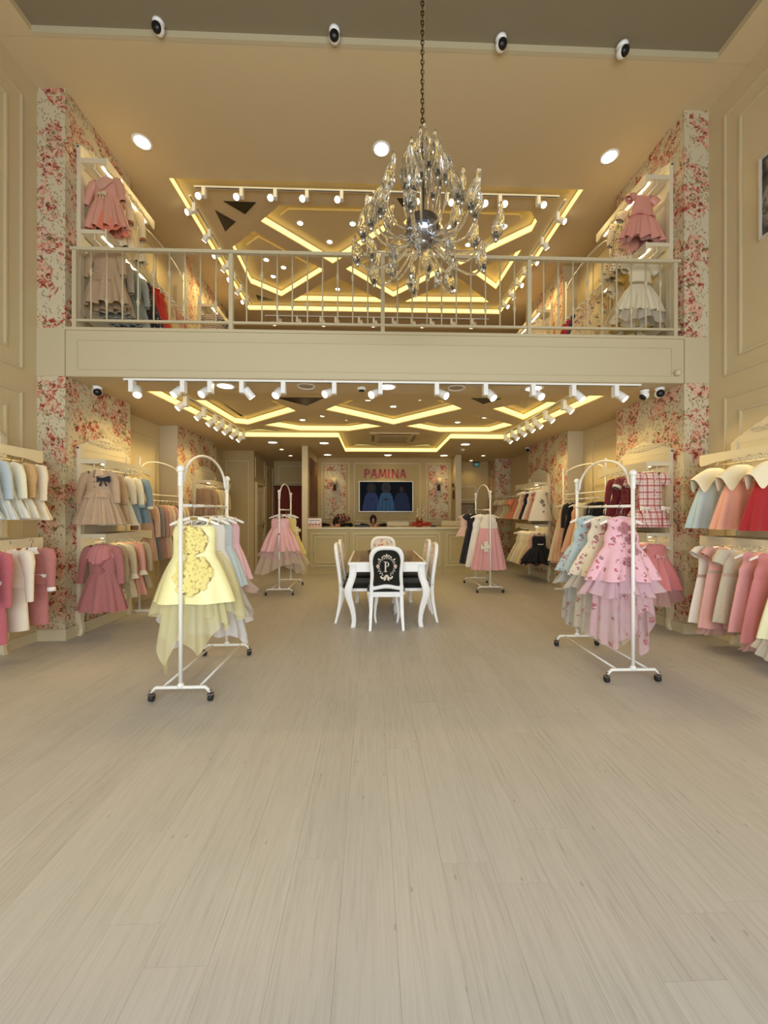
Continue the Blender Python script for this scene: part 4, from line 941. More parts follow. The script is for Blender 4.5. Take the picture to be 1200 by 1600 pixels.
def sconce(label, loc, rz=0, shade=SHADE):
    t = thing('sconce', label, 'wall lamp', loc, rz)
    b = MB(); b.lathe([(.085, .0), (.06, .17), (.055, .17), (.08, .0)], 18, (0, -.11, .06)); b.build('lamp_shade', shade, t)
    b = MB(); b.box((-.045, -.02, -.11), (.045, 0, .04)); b.ball((0, -.03, -.05), .04, 10); b.tube([(0, -.02, -.05), (0, -.09, -.06), (0, -.11, .02), (0, -.11, .07)], .012, 8); b.build('bracket', BRN, t)
sconce('cream shaded sconce on the left wallpaper panel', (-1.0, 10.482, 2.09)); sconce('cream shaded sconce on the right wallpaper panel', (1.84, 10.482, 2.09))
t = thing('ornamental_bracket', 'dark red bracket ornament on the right partition edge', 'wall decor', (2.185, 10.15, 1.75)); MB().box((-.02, -.06, 0), (.0, .06, .22), bev=.006).build('plaque', mat('dark_red', (90, 20, 20), .5), t); MB().ball((-.02, 0, .36), .05, 10, (.5, 1, 1.2)).build('knob', mat('dark_brown', (60, 32, 22), .5), t)
t = thing('abstract_picture', 'large dark brown abstract picture on the left partition', 'picture', (-1.45, 9.62, 1.30))
MB().box((0, -.58, 0), (.02, .58, 1.38)).build('frame', BRN, t)
pm = mat('abstract_paint', (92, 56, 36), .6); tcn = N(pm, 'ShaderNodeTexCoord'); nn = N(pm, 'ShaderNodeTexNoise', Scale=3.0, Detail=5.0, Distortion=1.5); mpn = N(pm, 'ShaderNodeMapping'); mpn.inputs['Scale'].default_value = (1, 4, .8); L(pm, tcn, 'Object', mpn, 0); L(pm, mpn, 0, nn, 'Vector')
pm.node_tree.links.new(ramp(pm, nn.outputs['Fac'], [(.3, (50, 24, 18)), (.45, (104, 62, 36)), (.55, (130, 92, 56)), (.65, (70, 30, 26)), (.75, (150, 120, 90))]), pm.node_tree.nodes['Principled BSDF'].inputs['Base Color'])
MB().box((.02, -.56, .02), (.024, .56, 1.36)).build('canvas', pm, t)
t = thing('framed_print', 'grey framed print high on the right wall, cut by the frame', 'picture', (XR, 3.28, 4.1))
b = MB(); frame(b, (0, .43, 0), (0, -1, 0), (0, 0, 1), .86, .82, .028, .03, (-1, 0, 0)); b.build('frame', mat('silver_frame', (206, 198, 184), .4), t)
ph = mat('street_print', (90, 84, 80), .7); tcn = N(ph, 'ShaderNodeTexCoord'); bt = N(ph, 'ShaderNodeTexBrick', Scale=5.0); nn = N(ph, 'ShaderNodeTexNoise', Scale=6.0, Detail=6.0); mpn = N(ph, 'ShaderNodeMapping'); mpn.inputs['Rotation'].default_value = (0, PI/2, .3); L(ph, tcn, 'Object', mpn, 0); L(ph, tcn, 'Object', nn, 'Vector')
ph.node_tree.links.new(ramp(ph, nn.outputs['Fac'], [(.3, (30, 28, 30)), (.45, (96, 88, 82)), (.55, (150, 140, 126)), (.62, (70, 64, 60)), (.75, (196, 186, 170))]), ph.node_tree.nodes['Principled BSDF'].inputs['Base Color'])
MB().box((-.012, -.405, .025), (0, .405, .795)).build('print', ph, t)

# ------------------------------------------------------------------ people behind the counter (seated)
def skin_body(name, joints, edges, m, parent, root=0, sub=2):
    me = bpy.data.meshes.new(name); me.from_pydata([j[0] for j in joints], edges, []); o = bpy.data.objects.new(name, me); COL.objects.link(o)
    md = o.modifiers.new('skin', 'SKIN'); md.use_smooth_shade = True
    for i, v in enumerate(me.skin_vertices[0].data):
        r = joints[i][1]; v.radius = r if isinstance(r, tuple) else (r, r); v.use_root = (i == root)
    s = o.modifiers.new('sub', 'SUBSURF'); s.levels = s.render_levels = sub
    dg = bpy.context.evaluated_depsgraph_get(); me2 = bpy.data.meshes.new_from_object(o.evaluated_get(dg)); me2.name = name
    for p in me2.polygons: p.use_smooth = True
    me2.materials.clear(); me2.materials.append(m); o.modifiers.clear(); o.data = me2; bpy.data.meshes.remove(me); o.parent = parent; return o
SKIN = mat('skin', (196, 142, 112), .6); DRESS = mat('dark_garment', (22, 20, 22), .9); HIJ = mat('dark_scarf', (40, 22, 24), .9); LIP = mat('lips', (150, 70, 66), .5)
def hand(bm, c, d, up, s=1):
    c, d, up = Vector(c), Vector(d).normalized(), Vector(up).normalized(); sd = d.cross(up)
    bm.tube([c-d*.03, c, c+d*.045, c+d*.08], [.022, .034, .038, .032], 8, flat=.45)
    for k, ln in enumerate((.06, .072, .066, .05)):
        p = c+d*.078+sd*(-.026+.0175*k); bm.tube([p, p+d*ln*.5-up*.004, p+d*ln*.85-up*.018, p+d*ln-up*.03], [.0088, .0085, .008, .005], 6)
    p = c+sd*(-.034*s)+d*.02; bm.tube([p, p+sd*(-.022*s)+d*.03, p+sd*(-.026*s)+d*.055-up*.006], [.011, .0095, .006], 6)
def person(label, loc, headz, headfwd, tilt, cloth_m, scarf_m, hair=False, armz=1.065, wide=1.0):
    t = thing('person', label, 'person', loc)
    # stool height seat at z .5 ; facing -Y (towards the camera)
    hp = Vector((0, -headfwd, headz))
    nk = Vector((0, -headfwd*.72, headz-.17)); chst = Vector((0, -headfwd*.5, headz-.31))
    J = [((0, .05, .56), (.15, .12)), ((0, .03-.1*headfwd, .72), (.13, .10)), (tuple(chst), (.155, .10)), (tuple(nk+Vector((0, 0, -.03))), .055), (tuple(nk+Vector((0, 0, .03))), .045)]
    E = [(0, 1), (1, 2), (2, 3), (3, 4)]
    for s in (-1, 1):
        b0 = len(J); sh = chst+Vector((s*.17*wide, .0, .05)); el = Vector((s*.30*wide, -headfwd-.10, armz+.035)); wr = Vector((s*.10, -headfwd-.30, armz+.02))
        J += [(tuple(sh), .062), (tuple((sh+el)/2+Vector((s*.02, 0, 0))), .052), (tuple(el), .044), (tuple((el+wr)/2), .038), (tuple(wr), .027)]
        E += [(2, b0), (b0, b0+1), (b0+1, b0+2), (b0+2, b0+3), (b0+3, b0+4)]
        b1 = len(J); J += [((s*.10, .0, .54), .088), ((s*.12, -.22, .56), .075), ((s*.12, -.42, .53), .058), ((s*.12, -.40, .28), .050), ((s*.12, -.38, .07), .038), ((s*.12, -.50, .035), .034)]
        E += [(0, b1)]+[(b1+k, b1+k+1) for k in range(5)]
    skin_body('body', J, E, cloth_m, t)
    # head
    Mh = Matrix.Translation(hp) @ Matrix.Rotation(tilt, 4, 'X')
    hb = MB(); n = 20; rg = []
    for j in range(15):
        a = PI*j/14; z = -.115*cos(a); r = max(sin(a), .02)
        ring = []
        for i in range(n):
            th = 2*PI*i/n; x = .074*r*cos(th)*(1 if z > -.03 else 1-(-.03-z)*3.2); y = .094*r*sin(th)
            fr = max(0, -sin(th))
            if fr > .5 and -.045 < z < .03: y -= 0.024*max(0, 1-abs(cos(th))/.28)*(1-abs(z+.012)/.045 if abs(z+.012) < .045 else 0)
            if fr > .4 and .0 < z < .03: y += .008*max(0, 1-abs(abs(cos(th))-.42)/.2)
            ring.append((x, y, z))
        rg.append(ring)
    hb.rings(rg, True, (True, True), True, Mh); h = hb.build('head', SKIN, t)
    fb = MB()
    for s in (-1, 1): fb.ball((s*.030, -.079, .012), .011, 8, (1.2, .6, .7), Mh); fb.tube([(s*.012, -.090, .034), (s*.03, -.090, .039), (s*.048, -.080, .034)], .003, 5, M=Mh)
    fb.build('eyes_and_brows', BLACKP, h)
    fb = MB(); fb.tube([(-.024, -.079, -.058), (-.008, -.088, -.055), (.008, -.088, -.055), (.024, -.079, -.058)], [.002, .006, .006, .002], 6, M=Mh); fb.build('lips', LIP, h)
    # scarf or hair: a shell that leaves the face open
    sb = MB(); rg = []
    for j in range(13):
        a = PI*(j/12)*.93; ring = []
        for i in range(17):
            op = .62 if not hair else .75
            oo = op*min(1, max(.02, (j-3)/1.6)); th = -PI/2+oo+(2*PI-2*oo)*i/16
            r = sin(a) if j > 0 else .03; zz = .130*cos(a); k = 1.14+(.06 if zz < -.05 else 0)
            ring.append((.076*k*max(r, .42 if zz < -.06 else 0)*cos(th), .098*k*max(r, .42 if zz < -.06 else 0)*sin(th), zz))
        rg.append(ring)
    sb.rings(rg, False, M=Mh); sb.rings([[(x*.96, y*.96, z*.96) for x, y, z in r] for r in rg], False, M=Mh)
    if not hair: sb.tube([tuple(nk+Vector((.10*cos(a), .09*sin(a), -.045+.02*sin(2*a)))) for a in [2*PI*i/14 for i in range(14)]], .04, 8, closed=True)
    else: sb.ball((0, .085, .03), .055, 10, M=Mh)
    sb.build('hair' if hair else 'head_scarf', scarf_m, t)
    for s in (-1, 1):
        wr = Vector((s*.10, -headfwd-.30, armz+.02)); b = MB(); hand(b, wr+Vector((-s*.01, -.015, 0)), (-s*.45, -1, -.05), (0, 0, 1), s); b.build('hand', SKIN, t)
person('woman in a dark headscarf looking down behind the counter', (.04, 9.72, 0), 1.215, .24, R(34), DRESS, HIJ, armz=1.06)
person('person in black bent over the counter beside the dried flowers', (-.85, 9.60, 0), 1.155, .32, R(66), mat('black_garment', (12, 12, 14), .95), mat('black_hair', (14, 12, 12), .6), hair=True, armz=1.075, wide=1.25)
for x, y, l in ((.04, 9.77, 'stool under the woman in the headscarf'), (-.85, 9.65, 'stool under the person bent over the counter')):
    t = thing('stool', l, 'stool', (x, y, 0), 0, 'stools behind the counter'); MB().lathe([(.001, .40), (.17, .40), (.18, .43), (.17, .46), (.001, .462)], 20).build('seat', BLACKP, t)
    for k in range(4):
        a = PI/4+k*PI/2; b = MB(); b.cyl((.11*cos(a), .11*sin(a), .41), (.17*cos(a), .17*sin(a), 0), .013); b.build('leg', CHROME, t)
# ------------------------------------------------------------------ garments
def smooth(ctrl, m):
    out = []; n = len(ctrl)-1
    for i in range(m+1):
        t = i/m*n; k = min(int(t), n-1); f = t-k; p0, p1, p2, p3 = ctrl[max(k-1, 0)], ctrl[k], ctrl[k+1], ctrl[min(k+2, n)]
        out.append([.5*(2*p1[d]+(p2[d]-p0[d])*f+(2*p0[d]-5*p1[d]+4*p2[d]-p3[d])*f*f+(-p0[d]+3*p1[d]-3*p2[d]+p3[d])*f**3) for d in range(3)])
    return out
def shell(bm, ctrl, m=10, n=44, folds=0, amp=0, sharp=0, hem=None, ph=0):
    z0, z1 = ctrl[0][0], ctrl[-1][0]; rg = []
    for z, a, b in smooth(ctrl, m):
        u = (z-z0)/(z1-z0) if z1 != z0 else 0; ring = []
        for i in range(n):
            t = 2*PI*i/n; w_ = 0
            if folds:
                s = sin(folds*t+ph); s = math.copysign(abs(s)**(1-sharp*.6), s) if sharp else s+.4*sin((folds*.6)*t+ph*2+1.3)
                w_ = amp*max(0, u)**.6*s
            r = 1+w_
            dz = hem(t)*u*u if hem else 0
            ring.append((a*r*cos(t), b*(1+w_*3.6)*sin(t), z-dz))
        rg.append(ring)
    bm.rings(rg, True)
def rosette(bm, c, r, turns=5, per=9):
    x0, y0, z0 = c; big = r > .1; first = len(bm.v)
    bm.ball((x0, y0, z0), r*.16, 8, (1, .6, 1)); turns = 9 if big else turns
    if big: bm.lathe([(.001, .012), (r*.6, .010), (r*.98, -.004), (r*.6, -.006)], 20, M=Matrix.Translation((x0, y0, z0)) @ Matrix.Rotation(PI/2, 4, 'X'))
    for j in range(turns):
        rr = r*(.12+.88*j/turns); n = max(5, int(2*PI*rr/(r*(.22 if big else .36)))); s = r*(.13 if big else .22)
        for i in range(n):
            a = 2*PI*(i+.5*(j % 2))/n+.25*sin(i*2.1+j*1.7); ca, sa = cos(a), sin(a); y = y0-.020+.018*j/turns-.004*sin(i*3.3+j)
            q = [(rr-s*.6, -.7, .0), (rr+s*.2, -1.0, -.010), (rr+s*.9, -.5, -.002), (rr+s*1.0, .5, -.002), (rr+s*.2, 1.0, -.010), (rr-s*.6, .7, .0)]
            bm.add([(x0+p*ca-t*s*sa, y+h, z0+p*sa+t*s*ca) for p, t, h in q]+[(x0+(rr+s*.4)*ca, y-.024, z0+(rr+s*.4)*sa)], [((e+1) % 6, e, 6) for e in range(6)], True)
    if big:
        sl = .24 if z0 < -.3 else 0
        bm.v = bm.v[:first]+[(x, y+1.25*(x-x0)**2-sl*(z0-z), z) for x, y, z in bm.v[first:]]
def bow(bm, c, w_, h):
    x, y, z = c
    for s in (-1, 1):
        bm.rings([[(x+s*w_*u, y-d, z+k*h*(.18+.42*u)) for k in (-1, -.4, .4, 1)] for u, d in ((.05, .012), (.3, .026), (.7, .022), (1, .006))], False)
        bm.add([(x, y-.012, z), (x+s*w_*.35, y-.008, z-h*1.3), (x+s*w_*.62, y-.008, z-h*1.15), (x+s*.01, y-.016, z+.004)], [(0, 1, 2, 3)])
    bm.ball((x, y-.018, z), h*.34, 8, (.8, .6, 1))
HW, HH = mat('white_hanger', (240, 236, 228), .35), CHROME
hang0 = None
def hanger(x, y, zs, barz, rz, label):
    global hang0
    if hang0 is None:
        t = thing('clothes_hanger', label, 'hanger')
        b = MB(); pts = [(.19*i/8, 0, -.012-.055*(abs(i)/8)**1.6) for i in range(-8, 9)]
        b.tube(pts, [.007+.009*math.sqrt(max(0, 1-abs(i)/8.6)) for i in range(-8, 9)], 8, flat=.6); b.build('shoulder_bar', HW, t)
        b = MB(); b.tube([(0, 0, -.01), (0, 0, .04), (.008, 0, .055), (.018, 0, .066), (.016, 0, .082), (0, 0, .09), (-.014, 0, .083), (-.017, 0, .07)], .0028, 6); b.build('hook', CHROME, t)
        b = MB(); b.box((-.028, -.012, -.026), (.028, -.0095, -.004)); b.build('name_tag', GOLD, t); hang0 = t
    else: t = dup(hang0, (0, 0, 0), 0, label)
    t.location = (x, y, zs); t.rotation_euler = (0, 0, rz); t['group'] = 'white clothes hangers'; t['label'] = label
    t.scale = (1, 1, 1)
    hk = [c for c in t.children if c.name.startswith('hook')][0]
    hk.scale = (1, 1, max(.6, (barz+.012-zs)/.09))
    return t
def garment(label, x, y, zs, col, pat='plain', c2=None, rz=0, bs=1, group=None, barz=None, sw=.145, zw=.26, aw=None, L_=.62, ah=.25, kb=1.0, bt=.055, top='round', n=40,
            folds=9, amp=.10, sharp=0, skirt=None, spat=None, sc2=None, sleeve=None, sl=.34, scol=None, cuff=None, collar=None, belt=None, bowc=None, bowat=None, ros=(), buttons=0, btn=(120, 100, 70),
            layers=(), peplum=None, hem=None, cat='dress', name='dress', frill=None, plac=None):
    aw = aw or sw*.97; t = thing(name, label, cat, (x, y, zs), rz, group); cm = cloth(col, pat, c2); sm = cloth(skirt, spat or 'plain', sc2) if skirt else cloth(col, spat or pat, sc2 or c2)
    B = lambda v: v*kb
    bm = MB()
    if top == 'strap': ctrl = [(-.072, sw*.86, B(.045)), (-.12, sw*.98, B(.062)), (-.19, aw*1.0, B(.066)), (-zw, aw, B(.062))]
    elif top == 'cap': ctrl = [(-.004, .062, B(.030)), (-.014, sw*.60, B(.036)), (-.034, sw*.86, B(.044)), (-.075, sw*.74, B(.054)), (-.12, sw*.80, B(.060)), (-.165, sw*.98, B(.064)), (-zw, aw, B(.062))]
    else: ctrl = [(.006, .056, B(.034)), (-.016, sw*.72, B(.042)), (-.05, sw*.97, B(.052)), (-.12, sw*.98, B(.062)), (-zw, aw, B(.062))]
    shell(bm, ctrl, 12, n); bod = bm.build('bodice', cm, t)
    if top == 'strap':
        for s in (-1, 1):
            b = MB()
            for yy in (-.03, .03): b.tube([(s*sw*.62, B(yy*1.4), -.08), (s*sw*.70, B(yy), -.045), (s*sw*.74, 0, -.018)], .0065, 6)
            b.build('strap', cm, t)
    sk = MB(); hb = .055+.5*(ah-aw)*.62+.03
    if L_ > zw: shell(sk, [(-zw+.004, aw*1.0, B(.064)), (-zw-.03, aw*1.04+.004, B(.072)), (-(zw*.72+L_*.28), aw+(ah-aw)*.33, B(.066+(hb-.06)*.36)), (-(zw*.35+L_*.65), aw+(ah-aw)*.70, B(.064+(hb-.06)*.72)), (-L_, ah, B(hb))], 12, n+40, int(folds*1.5), amp, sharp, hem, len(label)*.7); sk.build('skirt', sm, t)
    if peplum:
        b = MB(); shell(b, [(-zw+.02, aw*1.04, B(.07)), (-zw-.03, aw*1.12, B(.08)), (-peplum, aw*1.28, B(.10))], 6, n, 5, .05); b.build('peplum', cm, t)
    if sleeve:
        slm = cloth(scol, 'plain') if scol else cm
        for s in (-1, 1):
            b = MB()
            if sleeve == 'long': path = [(s*(sw-.035), 0, -.035), (s*(sw+.015), -.004, -.06), (s*(sw+.045), -.010, -.13), (s*(sw+.068), -.018, -.23), (s*(sw+.085), -.026, -sl)]; rad = [.046, .056, .05, .042, .036]
            elif sleeve == 'puff': path = [(s*(sw-.035), 0, -.032), (s*(sw+.012), -.004, -.05), (s*(sw+.034), -.010, -.12), (s*(sw+.050), -.018, -.22), (s*(sw+.062), -.026, -sl)]; rad = [.046, .068, .058, .040, .032]
            elif sleeve == 'short': path = [(s*(sw-.04), 0, -.03), (s*(sw+.02), -.004, -.05), (s*(sw+.055), -.008, -.10), (s*(sw+.07), -.010, -.135)]; rad = [.046, .062, .060, .050]
            else: path = [(s*(sw-.045), 0, -.025), (s*(sw+.01), -.004, -.045), (s*(sw+.045), -.008, -.085)]; rad = [.045, .055, .058]
            b.tube(path, rad, 12, caps=False, flat=.72); so = b.build('sleeve', slm, t)
            if cuff:
                b = MB(); p, q = Vector(path[-2]), Vector(path[-1]); d = (q-p).normalized(); r_ = rad[-1]
                if frill == 'cuff': b.tube([q-d*.03, q-d*.01, q+d*.015, q+d*.03], [r_*1.0, r_*1.12, r_*1.45, r_*1.6], 14, caps=False, flat=.8)
                else: b.tube([q-d*.035, q-d*.033, q+d*.002, q+d*.004], [r_*1.05, r_*1.13, r_*1.13, r_*1.02], 12, caps=False, flat=.76)
                b.build('cuff', cloth(cuff, 'plain'), so)
    if collar:
        k, cc = collar; b = MB()
        if k == 'peter':
            for s in (-1, 1):
                rg = []
                for w_ in (0, .5, 1):
                    rg.append([((.055+w_*.052)*s*sin(a*PI), -(.036+w_*.022)*cos(a*PI)*kb-.004-.016*(a < .5)*(1-a*2), .010-w_*.048-(.03*w_*(1-a*2) if a < .5 else 0)) for a in [.04+i/11*.9 for i in range(12)]])
                b.rings(rg, False)
        elif k == 'cape':
            shell(b, [(.016, .058, B(.04)), (-.012, .12, B(.075)), (-.07, .205, B(.10)), (-.105, .245, B(.115))], 8, 64, 0, 0, 0, lambda a: .13*sum(math.exp(-((a-k)/.30)**2) for k in (3.98, 5.45, .84, 2.3))-.05*math.exp(-((a-4.71)/.25)**2))
        elif k == 'ruffle':
            shell(b, [(.012, .060, B(.04)), (-.03, sw*.80, B(.080)), (-.13, sw*.98, B(.098))], 6, 72, 17, .08, 0, lambda a: .07*max(0, -sin(a))**4)
        elif k == 'vee':
            shell(b, [(.012, .060, B(.04)), (-.02, .11, B(.068)), (-.06, .145, B(.078))], 6, 48, 0, 0, 0, lambda a: .10*max(0, -sin(a))**5)
        b.build('collar', cloth(cc, 'plain') if isinstance(cc, tuple) else cc, t)
    if belt: 
        b = MB(); shell(b, [(-zw+.016, aw*1.05, B(.072)), (-zw-.016, aw*1.06, B(.075))], 2, n); b.build('belt', cloth(belt, 'plain'), t)
    if bowc: 
        for (bx_, bz) in (bowat or ((0, -zw),)):
            b = MB(); bow(b, (bx_, -B(.075), bz), .06*bs, .045*bs); b.build('bow', cloth(bowc, 'plain'), t)
    if plac:
        b = MB(); b.tube([(0, -B(.072), -.03), (0, -B(.078), -zw), (0, -B(hb*.85), -L_*.92)], .004, 5, flat=.5); b.build('placket', cloth(plac, 'plain'), t)
    for k in range(buttons):
        b = MB(); b.ball((0, -B(.074), -.07-.055*k), .009, 8, (1, .5, 1)); b.build('button', cloth(btn, 'plain'), t)
    for (rx, rz_, rr, rc) in ros:
        b = MB(); rosette(b, (rx, -B(.068 if -rz_ < zw else .068+(-rz_-zw)*.22), rz_), rr, 6 if rr > .1 else 3, 10 if rr > .1 else 6); b.build('fabric_rosette', rc if not isinstance(rc, tuple) else cloth(rc, 'plain'), t)
    for ly in layers:
        l0, l1, la, lm, hm, nm = ly[:6]; out = len(ly) > 6
        if out: ctrl = [(-l0, aw*1.03, B(.068)), (-(l0*.65+l1*.35), aw+(la-aw)*.55, B(.062+(la-aw)*.36)), (-l1, la, B(.075+.5*(la-aw)))]
        else: ctrl = [(-l0, aw*.92, B(.055)), (-(l0*.5+L_*.5), aw*.9+(min(ah, la)-aw)*.40, B(.05+(min(ah, la)-aw)*.22)), (-min(L_, l1-.02), min(ah, la)*.86, B(hb*.8)), (-l1, la, B(hb*.8+.35*max(0, la-ah)+.02))]
        b = MB(); shell(b, ctrl, 14, 80, 11, .15 if out else .085, 0, hm, len(label)*.31)
        if out: b.v = [(p[0], p[1]+ly[6], p[2]) for p in b.v]
        b.build(nm, lm, t)
    hanger(x, y, zs, barz or zs+.075, rz, ('white hanger carrying the '+label)[:200] if len(label.split()) < 13 else 'white hanger carrying the '+' '.join(label.split()[:12]))
    return t
Wt = (238, 234, 226); CRM = (232, 220, 190)
# rack in the left foreground
gA = 'sleeveless party dresses on the left foreground rack'
YEL = tulle((240, 230, 160), .6); WHT = tulle((226, 222, 222), .62); LIL = tulle((232, 230, 230), .66)
hA = lambda a: .34*math.exp(-((a-3.75)/.42)**2)+.20*math.exp(-((a-4.9)/.35)**2)+.16*math.exp(-((a-2.4)/.4)**2)+.04*sin(5*a)
garment('pale yellow dress with two big rosettes and a trailing sheer train', -1.375, 3.03, 1.365, (246, 238, 168), 'satin', group=gA, barz=1.45, top='strap', sw=.165, zw=.29, L_=.655, ah=.31, folds=4, amp=.035, n=48,
        ros=((.01, -.185, .115, (240, 220, 130)), (.02, -.44, .15, (240, 220, 130))), layers=((.30, .86, .25, YEL, hA, 'sheer_train'), (.28, .72, .325, tulle((240, 230, 160), .42), lambda a: .05*sin(3*a)+.10*cos(a)**2, 'sheer_overlay', .10)))
garment('white satin dress with embroidered bodice behind the yellow dress', -1.385, 3.27, 1.365, (240, 238, 234), 'satin', group=gA, barz=1.45, top='strap', sw=.16, zw=.28, L_=.60, ah=.27, folds=3, amp=.03,
        ros=((-.03, -.18, .09, (220, 212, 204)),), layers=((.40, .98, .33, LIL, lambda a: .10*sin(2*a+2)+.06*sin(3*a), 'ruffled_train'), (.35, .82, .36, WHT, lambda a: .10*sin(2*a)+.05*cos(3*a), 'ruffled_train')))
garment('pale blue dress between the white and the pink dress', -1.395, 3.47, 1.365, (196, 214, 220), 'satin', group=gA, barz=1.45, top='strap', sw=.155, zw=.27, L_=.62, ah=.27, folds=6, amp=.08,
        layers=((.35, .84, .34, LIL, lambda a: .12*sin(2*a+.4), 'ruffled_train'),))
garment('pink dress at the far end of the left foreground rack', -1.395, 3.66, 1.365, (234, 186, 196), 'satin', group=gA, barz=1.45, top='strap', sw=.155, zw=.27, L_=.60, ah=.25, folds=6, amp=.08,
        layers=((.3, .62, .33, tulle((232, 200, 200), .6), lambda a: .12*sin(2*a+.9), 'sheer_overlay'),))
# rack in the right foreground
gB = 'floral party dresses on the right foreground rack'
hB = lambda a: .16*sin(2*a+.5)+.08*sin(3*a+.4)
for (lb, y, c, tl, c2) in (('pink floral dress with tulle tiers at the front of its rack', 3.24, (234, 176, 186), (234, 184, 196), (176, 84, 96)),
                           ('cream floral dress in the middle of the right foreground rack', 3.49, (234, 224, 198), (222, 210, 190), (186, 96, 92)),
                           ('light blue floral dress at the back of the right foreground rack', 3.73, (176, 204, 216), (200, 206, 204), (182, 106, 112))):
    garment(lb, 2.148, y, 1.362, c, 'floral', c2, group=gB, barz=1.45, top='cap', sw=.152, zw=.235, aw=.148, L_=.54, ah=.31, folds=5, amp=.09, sharp=.5, n=48,
            ros=((-.02, -.10, .055, tulle((206, 120, 128), .95)), (.03, -.19, .05, tulle((198, 116, 126), .95)), (.05, -.29, .045, tulle((206, 128, 136), .95)), (.0, -.38, .045, tulle((196, 120, 130), .95))),
            layers=((.24, .655, .34, tulle(tl, .8), lambda a: .02*sin(5*a), 'tulle_skirt'), (.26, .98, .25, tulle(tuple(min(255, v+6) for v in tl), .6, True), hB, 'floral_train')))
# distant racks
gC = 'party dresses on the distant left rack'
garment('pink tulle party dress on the distant left rack', -1.548, 6.58, 1.36, (228, 170, 170), 'satin', group=gC, barz=1.44, top='strap', sw=.16, zw=.22, L_=.62, ah=.33, folds=6, amp=.10, ros=((0, -.13, .02, (170, 90, 90)), (0, -.33, .02, (170, 90, 90))),
        layers=((.3, .92, .40, tulle((226, 200, 170), .7), lambda a: .10*sin(2*a+.3), 'tulle_train'), (.25, .72, .36, tulle((228, 172, 172), .75), lambda a: .06*sin(3*a), 'tulle_skirt')))
garment('yellow dress with a big flower behind the distant pink dress', -1.50, 6.82, 1.36, (226, 204, 110), group=gC, barz=1.44, top='strap', sw=.15, L_=.7, ah=.33, ros=((.2, -.28, .07, (236, 220, 160)),),
        layers=((.3, .85, .38, tulle((230, 214, 160), .7), lambda a: .08*sin(2*a), 'tulle_train'),))
garment('white dress at the back of the distant left rack', -1.52, 7.06, 1.36, Wt, group=gC, barz=1.44, top='strap', sw=.15, L_=.8, ah=.3)
gD = 'dresses on the rack by the counter'
garment('pink skirted dress with white bodice and white flower by the counter', 2.06, 6.70, 1.36, (230, 220, 200), group=gD, barz=1.44, top='cap', sw=.16, zw=.25, L_=.97, ah=.29, skirt=(222, 158, 158), folds=8, amp=.09, sharp=.4, ros=((.03, -.12, .085, (236, 228, 210)), (-.09, -.56, .10, (236, 226, 204))))
garment('white long dress on the rack by the counter', 1.985, 6.92, 1.36, Wt, group=gD, barz=1.44, top='cap', sw=.15, L_=.95, ah=.27)
garment('navy and black dress on the rack by the counter', 1.94, 7.12, 1.36, (24, 26, 40), group=gD, barz=1.44, sw=.16, L_=.92, ah=.27, sleeve='cap')
garment('beige pink top with tiny flower at the far end of its rack', 1.86, 7.32, 1.36, (222, 180, 160), group=gD, barz=1.44, sw=.16, L_=.42, ah=.22, ros=((.0, -.16, .02, (120, 84, 50)),), cat='top', name='blouse')
# near left wall, upper and lower rail
g1 = 'clothes on the upper rail of the near left cabinet'; X = -3.31
garment('cream coat dress nearest the left pilaster on the upper rail', X, 3.760, 1.845, (228, 214, 186), group=g1, L_=.52, ah=.27, sleeve='puff', sl=.34, folds=5, amp=.05, kb=.55)
garment('tan cardigan over a white dress on the near left upper rail', X, 3.635, 1.845, (214, 172, 112), 'tweed', group=g1, L_=.50, ah=.25, sleeve='puff', sl=.32, skirt=(226, 220, 202), kb=.55)
garment('pale green jacket with white sleeves on the near left upper rail', X, 3.520, 1.845, (208, 212, 170), group=g1, L_=.50, ah=.25, sleeve='long', sl=.33, scol=(228, 224, 200), skirt=(222, 222, 212), kb=.55)
garment('pale blue ribbed jacket dress on the near left upper rail', X, 3.390, 1.845, (186, 198, 206), 'stripe', (166, 180, 194), group=g1, L_=.51, ah=.26, sleeve='long', sl=.34, skirt=(210, 216, 218), kb=.55)
garment('pale blue dress with pink flowers cut by the left frame edge', X, 3.250, 1.845, (196, 208, 214), group=g1, L_=.5, ah=.27, sleeve='long', sl=.34, ros=((.22, -.36, .04, (222, 160, 150)), (.20, -.43, .035, (216, 140, 136))), kb=.55)
garment('white dress at the front of the near left upper rail', X, 3.120, 1.845, Wt, group=g1, L_=.5, ah=.26, sleeve='long', kb=.55)
g2 = 'suits on the lower rail of the near left cabinet'
sk = dict(ah=.155, L_=.72, folds=2, amp=.02, sleeve='puff', zw=.26, peplum=.335, kb=.7, sl=.40, name='girls_suit', cat='suit')
garment('dusty pink skirt suit with white collar, belt and cuffs', -3.235, 3.760, 1.055, (196, 116, 110), 'tweed', group=g2, collar=('peter', Wt), belt=Wt, cuff=Wt, **sk)
garment('cream white skirt suit with puffed sleeves on the lower rail', -3.270, 3.570, 1.055, (228, 216, 194), group=g2, **{**sk, 'ah': .18, 'sl': .46})
garment('bright rose skirt suit cut by the left frame edge', -3.280, 3.370, 1.055, (204, 96, 108), 'tweed', group=g2, belt=Wt, **{**sk, 'L_': .78, 'ah': .18, 'sl': .46})
garment('pink skirt suit at the front of the near left lower rail', -3.280, 3.190, 1.055, (216, 130, 140), 'tweed', group=g2, **sk)
